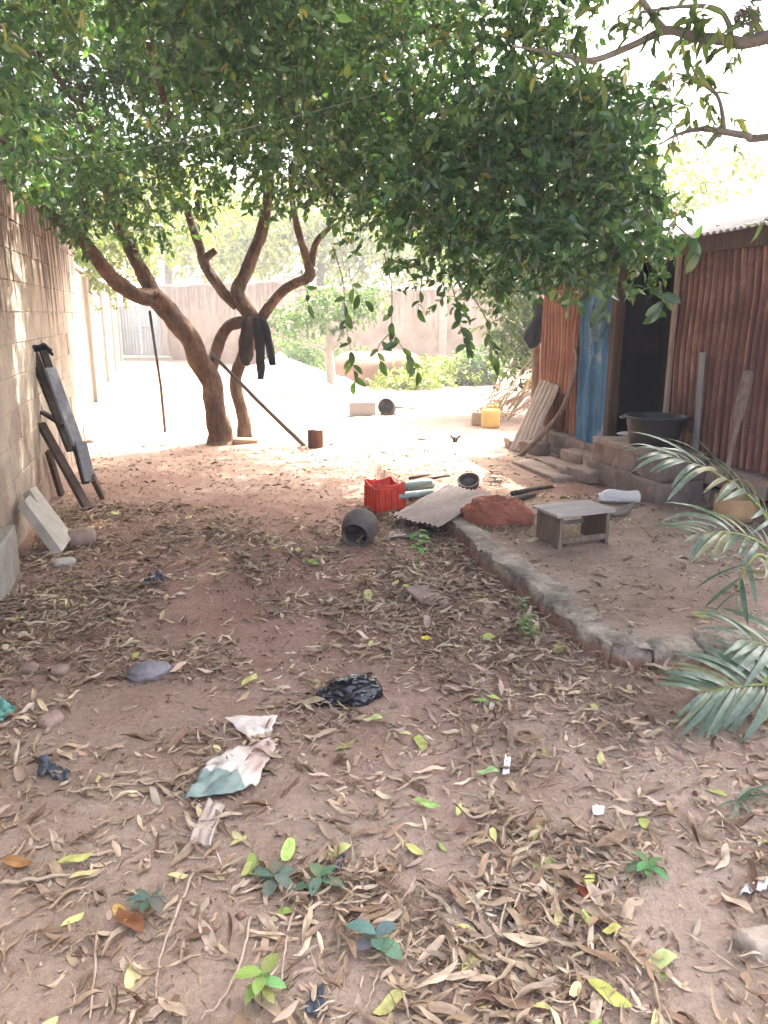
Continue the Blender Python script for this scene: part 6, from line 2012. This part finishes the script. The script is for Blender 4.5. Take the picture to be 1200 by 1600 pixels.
M['paper'] = mottled('paper', (0.46, 0.41, 0.36), (0.60, 0.55, 0.50), (0.66, 0.63, 0.58), scale=12, rough=0.8, bump=0.004)
def sack_mat():
    m, nt, out = new_mat('printed_sack')
    co = coords(nt, 'object')
    sep = nd(nt, 'ShaderNodeSeparateXYZ')
    lk(nt, co, sep.inputs[0])
    n1 = noise_tex(nt, co, 14, 4, 0.6)
    wv_ = nd(nt, 'ShaderNodeTexWave')
    wv_.inputs['Scale'].default_value = 90
    lk(nt, co, wv_.inputs[0])
    base = ramp(nt, n1, [(0.3, (0.50, 0.47, 0.41)), (0.7, (0.66, 0.63, 0.57))])
    teal = ramp(nt, n1, [(0.3, (0.13, 0.20, 0.18)), (0.7, (0.30, 0.38, 0.345))])
    edge = mth(nt, 'ADD', mth(nt, 'ADD', sep.outputs[1], mth(nt, 'MULTIPLY', mth(nt, 'MAXIMUM', mth(nt, 'SUBTRACT', sep.outputs[0], 0.02), 0.0), 2.4)), mth(nt, 'MULTIPLY', n1, 0.05))
    c = mixc(nt, ramp(nt, edge, [(-0.0, (1, 1, 1)), (0.006, (0, 0, 0))]), base, teal)
    pk = ramp(nt, mth(nt, 'ADD', edge, 0.0), [(0.12, (0, 0, 0)), (0.16, (0.5, 0.5, 0.5))])
    c = mixc(nt, pk, c, (0.55, 0.33, 0.28))
    finish(nt, out, c, 0.55, wv_.outputs['Fac'], 0.0006, 0.4)
    return m
def loose_sheet(name, quad, mat, label, cat, amp=0.012, seed=0, nu=22, nv=18, cut=None, th=0.0015, lift=0.028, torn=0.02):
    Q = [on_ground(x, y) for x, y in quad]
    o = sum(Q, Vector((0, 0, 0))) / 4
    o.z = hz(o.x, o.y)
    def fn(u, v):
        uu = u + torn * mnoise.noise(Vector((v * 5, seed, 1))) * (4 * (u - .5) ** 2)
        vv = v + torn * mnoise.noise(Vector((u * 5, seed, 2))) * (4 * (v - .5) ** 2)
        q = Q[0].lerp(Q[1], uu).lerp(Q[3].lerp(Q[2], uu), vv)
        rdg = abs(mnoise.noise(Vector((u * 2.6, v * 2.6, seed)))) + 0.45 * abs(mnoise.noise(Vector((u * 6, v * 6, seed + 3))))
        return (q.x - o.x, q.y - o.y, hz(q.x, q.y) - o.z + lift * 0.5 + amp * (rdg * 2.2 - 0.3))
    e = MB().sheet(nu, nv, fn, th).build(name, mat, None, smooth=True, loc=o)
    return tag(e, label, cat)
M['sack'] = sack_mat()
loose_sheet('torn_sack', [(288, 1258), (400, 1242), (437, 1160), (330, 1195)], M['sack'], 'torn woven sack with a teal printed band lying in the litter', 'sack', 0.016, 2, lift=0.05, torn=0.10)
loose_sheet('paper_scrap', [(395, 1168), (420, 1160), (434, 1126), (350, 1128)], M['paper'], 'pale paper scrap lying just beyond the torn sack', 'paper', 0.006, 4, lift=0.045, torn=0.06)
M['clear_film'] = mottled('clear_film', (0.36, 0.30, 0.25), (0.46, 0.40, 0.35), scale=12, rough=0.35)
loose_sheet('plastic_film', [(295, 1325), (330, 1330), (352, 1262), (325, 1255)], M['clear_film'], 'strip of dull plastic film just below the torn sack', 'plastic film', 0.01, 6, 14, 14)
M['teal_scrap'] = plastic('teal_scrap', (0.06, 0.22, 0.18), (0.12, 0.32, 0.26), 0.45)
loose_sheet('plastic_scrap', [(-20, 1135), (12, 1128), (26, 1112), (-15, 1100)], M['teal_scrap'], 'teal plastic scrap at the left edge', 'plastic scrap', 0.02, 7, 12, 10)
M['navy_scrap'] = plastic('navy_scrap', (0.03, 0.04, 0.055), (0.075, 0.09, 0.12), 0.45)
loose_sheet('plastic_scrap', [(60, 1215), (110, 1225), (105, 1208), (62, 1190)], M['navy_scrap'], 'torn navy plastic scrap in the litter heap at the left', 'plastic scrap', 0.014, 8, 14, 12, torn=0.5)
loose_sheet('plastic_scrap', [(520, 1370), (535, 1372), (540, 1340), (526, 1335)], M['navy_scrap'], 'small navy plastic scrap beside the blue-green seedling', 'plastic scrap', 0.01, 9, 10, 10, torn=0.4)
loose_sheet('plastic_scrap', [(476, 1590), (508, 1600), (506, 1548), (490, 1545)], M['navy_scrap'], 'dark blue-grey plastic scrap at the bottom edge', 'plastic scrap', 0.01, 10, 10, 10, torn=0.2)
loose_sheet('plastic_scrap', [(228, 914), (250, 917), (258, 905), (236, 902)], M['navy_scrap'], 'tiny dark plastic scrap in the litter farther back', 'plastic scrap', 0.03, 11, 10, 10, torn=0.3)
M['white_bit'] = mottled('white_bit', (0.66, 0.65, 0.63), (0.78, 0.77, 0.75), scale=14, rough=0.7)
loose_sheet('paper_scrap', [(926, 1280), (942, 1278), (944, 1266), (924, 1264)], M['white_bit'], 'tiny white paper bit in the lower right litter', 'paper', 0.006, 12, 8, 8)
loose_sheet('paper_scrap', [(1155, 1405), (1195, 1398), (1200, 1384), (1165, 1386)], M['white_bit'], 'white paper bit at the right edge above the pale stone', 'paper', 0.012, 13, 10, 8)
loose_sheet('paper_scrap', [(784, 1216), (795, 1214), (798, 1190), (788, 1188)], M['white_bit'], 'narrow white strip standing out in the middle litter', 'paper', 0.008, 14, 8, 8)
b = on_ground(1182, 1482)
tag(mobj('stone', rough_mesh('stone', (0.10, 0.085, 0.06), 6, 0.016, 14, 120, 0.3), mottled('pale_stone', (0.26, 0.22, 0.17), (0.44, 0.38, 0.30), scale=14, bump=0.01), None, b + Vector((0, 0, 0.02)), (0.1, 0, 0.3)), 'angular pale stone at the right edge near the bottom', 'stone')
b = on_ground(664, 936)
tag(mobj('broken_tile', rough_mesh('broken_tile', (0.17, 0.20, 0.022), 5, 0.006, 7, 121, 0.2), M['mud_brick'], None, b + Vector((0, 0, 0.03)), (0.12, 0.1, 0.5)), 'flat brown piece of broken tile in the litter', 'tile')
for k, (x, y, s, lab) in enumerate(((94, 1052, 0.05, 'pinkish pebble left of the blue-grey stone'), (80, 1130, 0.06, 'brown clod beside the teal plastic scrap'), (690, 945, 0.05, 'pale pebble near the broken tile'), (45, 1050, 0.05, 'pale clod near the left edge'))):
    b = on_ground(x, y)
    tag(mobj('stone', rough_mesh('stone', (s * 1.6, s * 1.2, s), 4, s * 0.15, 12, 130 + k, 0.5), M['mud_brick'], None, b + Vector((0, 0, s * 0.3)), (0, 0, k)), lab, 'stone')
# a yellow fallen flower
b = on_ground(665, 1006)
fl = empty('fallen_flower', b, (0, 0, 0), 'small yellow fallen flower in the litter by the kerb', 'flower')
pm_ = one_leaf('petal', 0.6, 0.3, (0.62, 0.50, 0.05), 4, 0.3)
pm_.materials.append(M['litter'])
for k in range(5):
    o = mobj('petal', pm_, None, fl, (0, 0, 0.03), (0, -0.2, k * 1.257))
    o.scale = (0.032,) * 3

# ------------------------------------------------------------------ line strung through the crown
a, c = at(-60, 262, 6.2), at(640, 132, 6.2)
pts = [a.lerp(c, t) - Vector((0, 0, 0.10 * math.sin(PI * t))) for t in np.linspace(0, 1, 20)]
tag(MB().tube([q - a for q in pts], 0.0018, 5).build('washing_line', mottled('line', (0.25, 0.24, 0.21), (0.36, 0.34, 0.3), scale=20, bump=0), None, smooth=True, loc=a), 'thin pale line strung across the front of the citrus crown', 'line')

# ------------------------------------------------------------------ haze volume added over the yard to imitate lens glare
hm = bpy.data.materials.new('glare_haze')
hm.use_nodes = True
hm.node_tree.nodes.clear()
ho = hm.node_tree.nodes.new('ShaderNodeOutputMaterial')
hv = hm.node_tree.nodes.new('ShaderNodeVolumePrincipled')
hv.inputs['Color'].default_value = (0.93, 0.93, 0.92, 1)
hv.inputs['Density'].default_value = 0.0050
hv.inputs['Anisotropy'].default_value = 0.3
hm.node_tree.links.new(hv.outputs[0], ho.inputs['Volume'])
hb = MB().box((900, 830, 12.0), (0, 270, 4.5), 0.0).build('haze', hm)
tag(hb, 'pale added haze imitating lens glare over the whole yard', 'haze', kind='stuff')
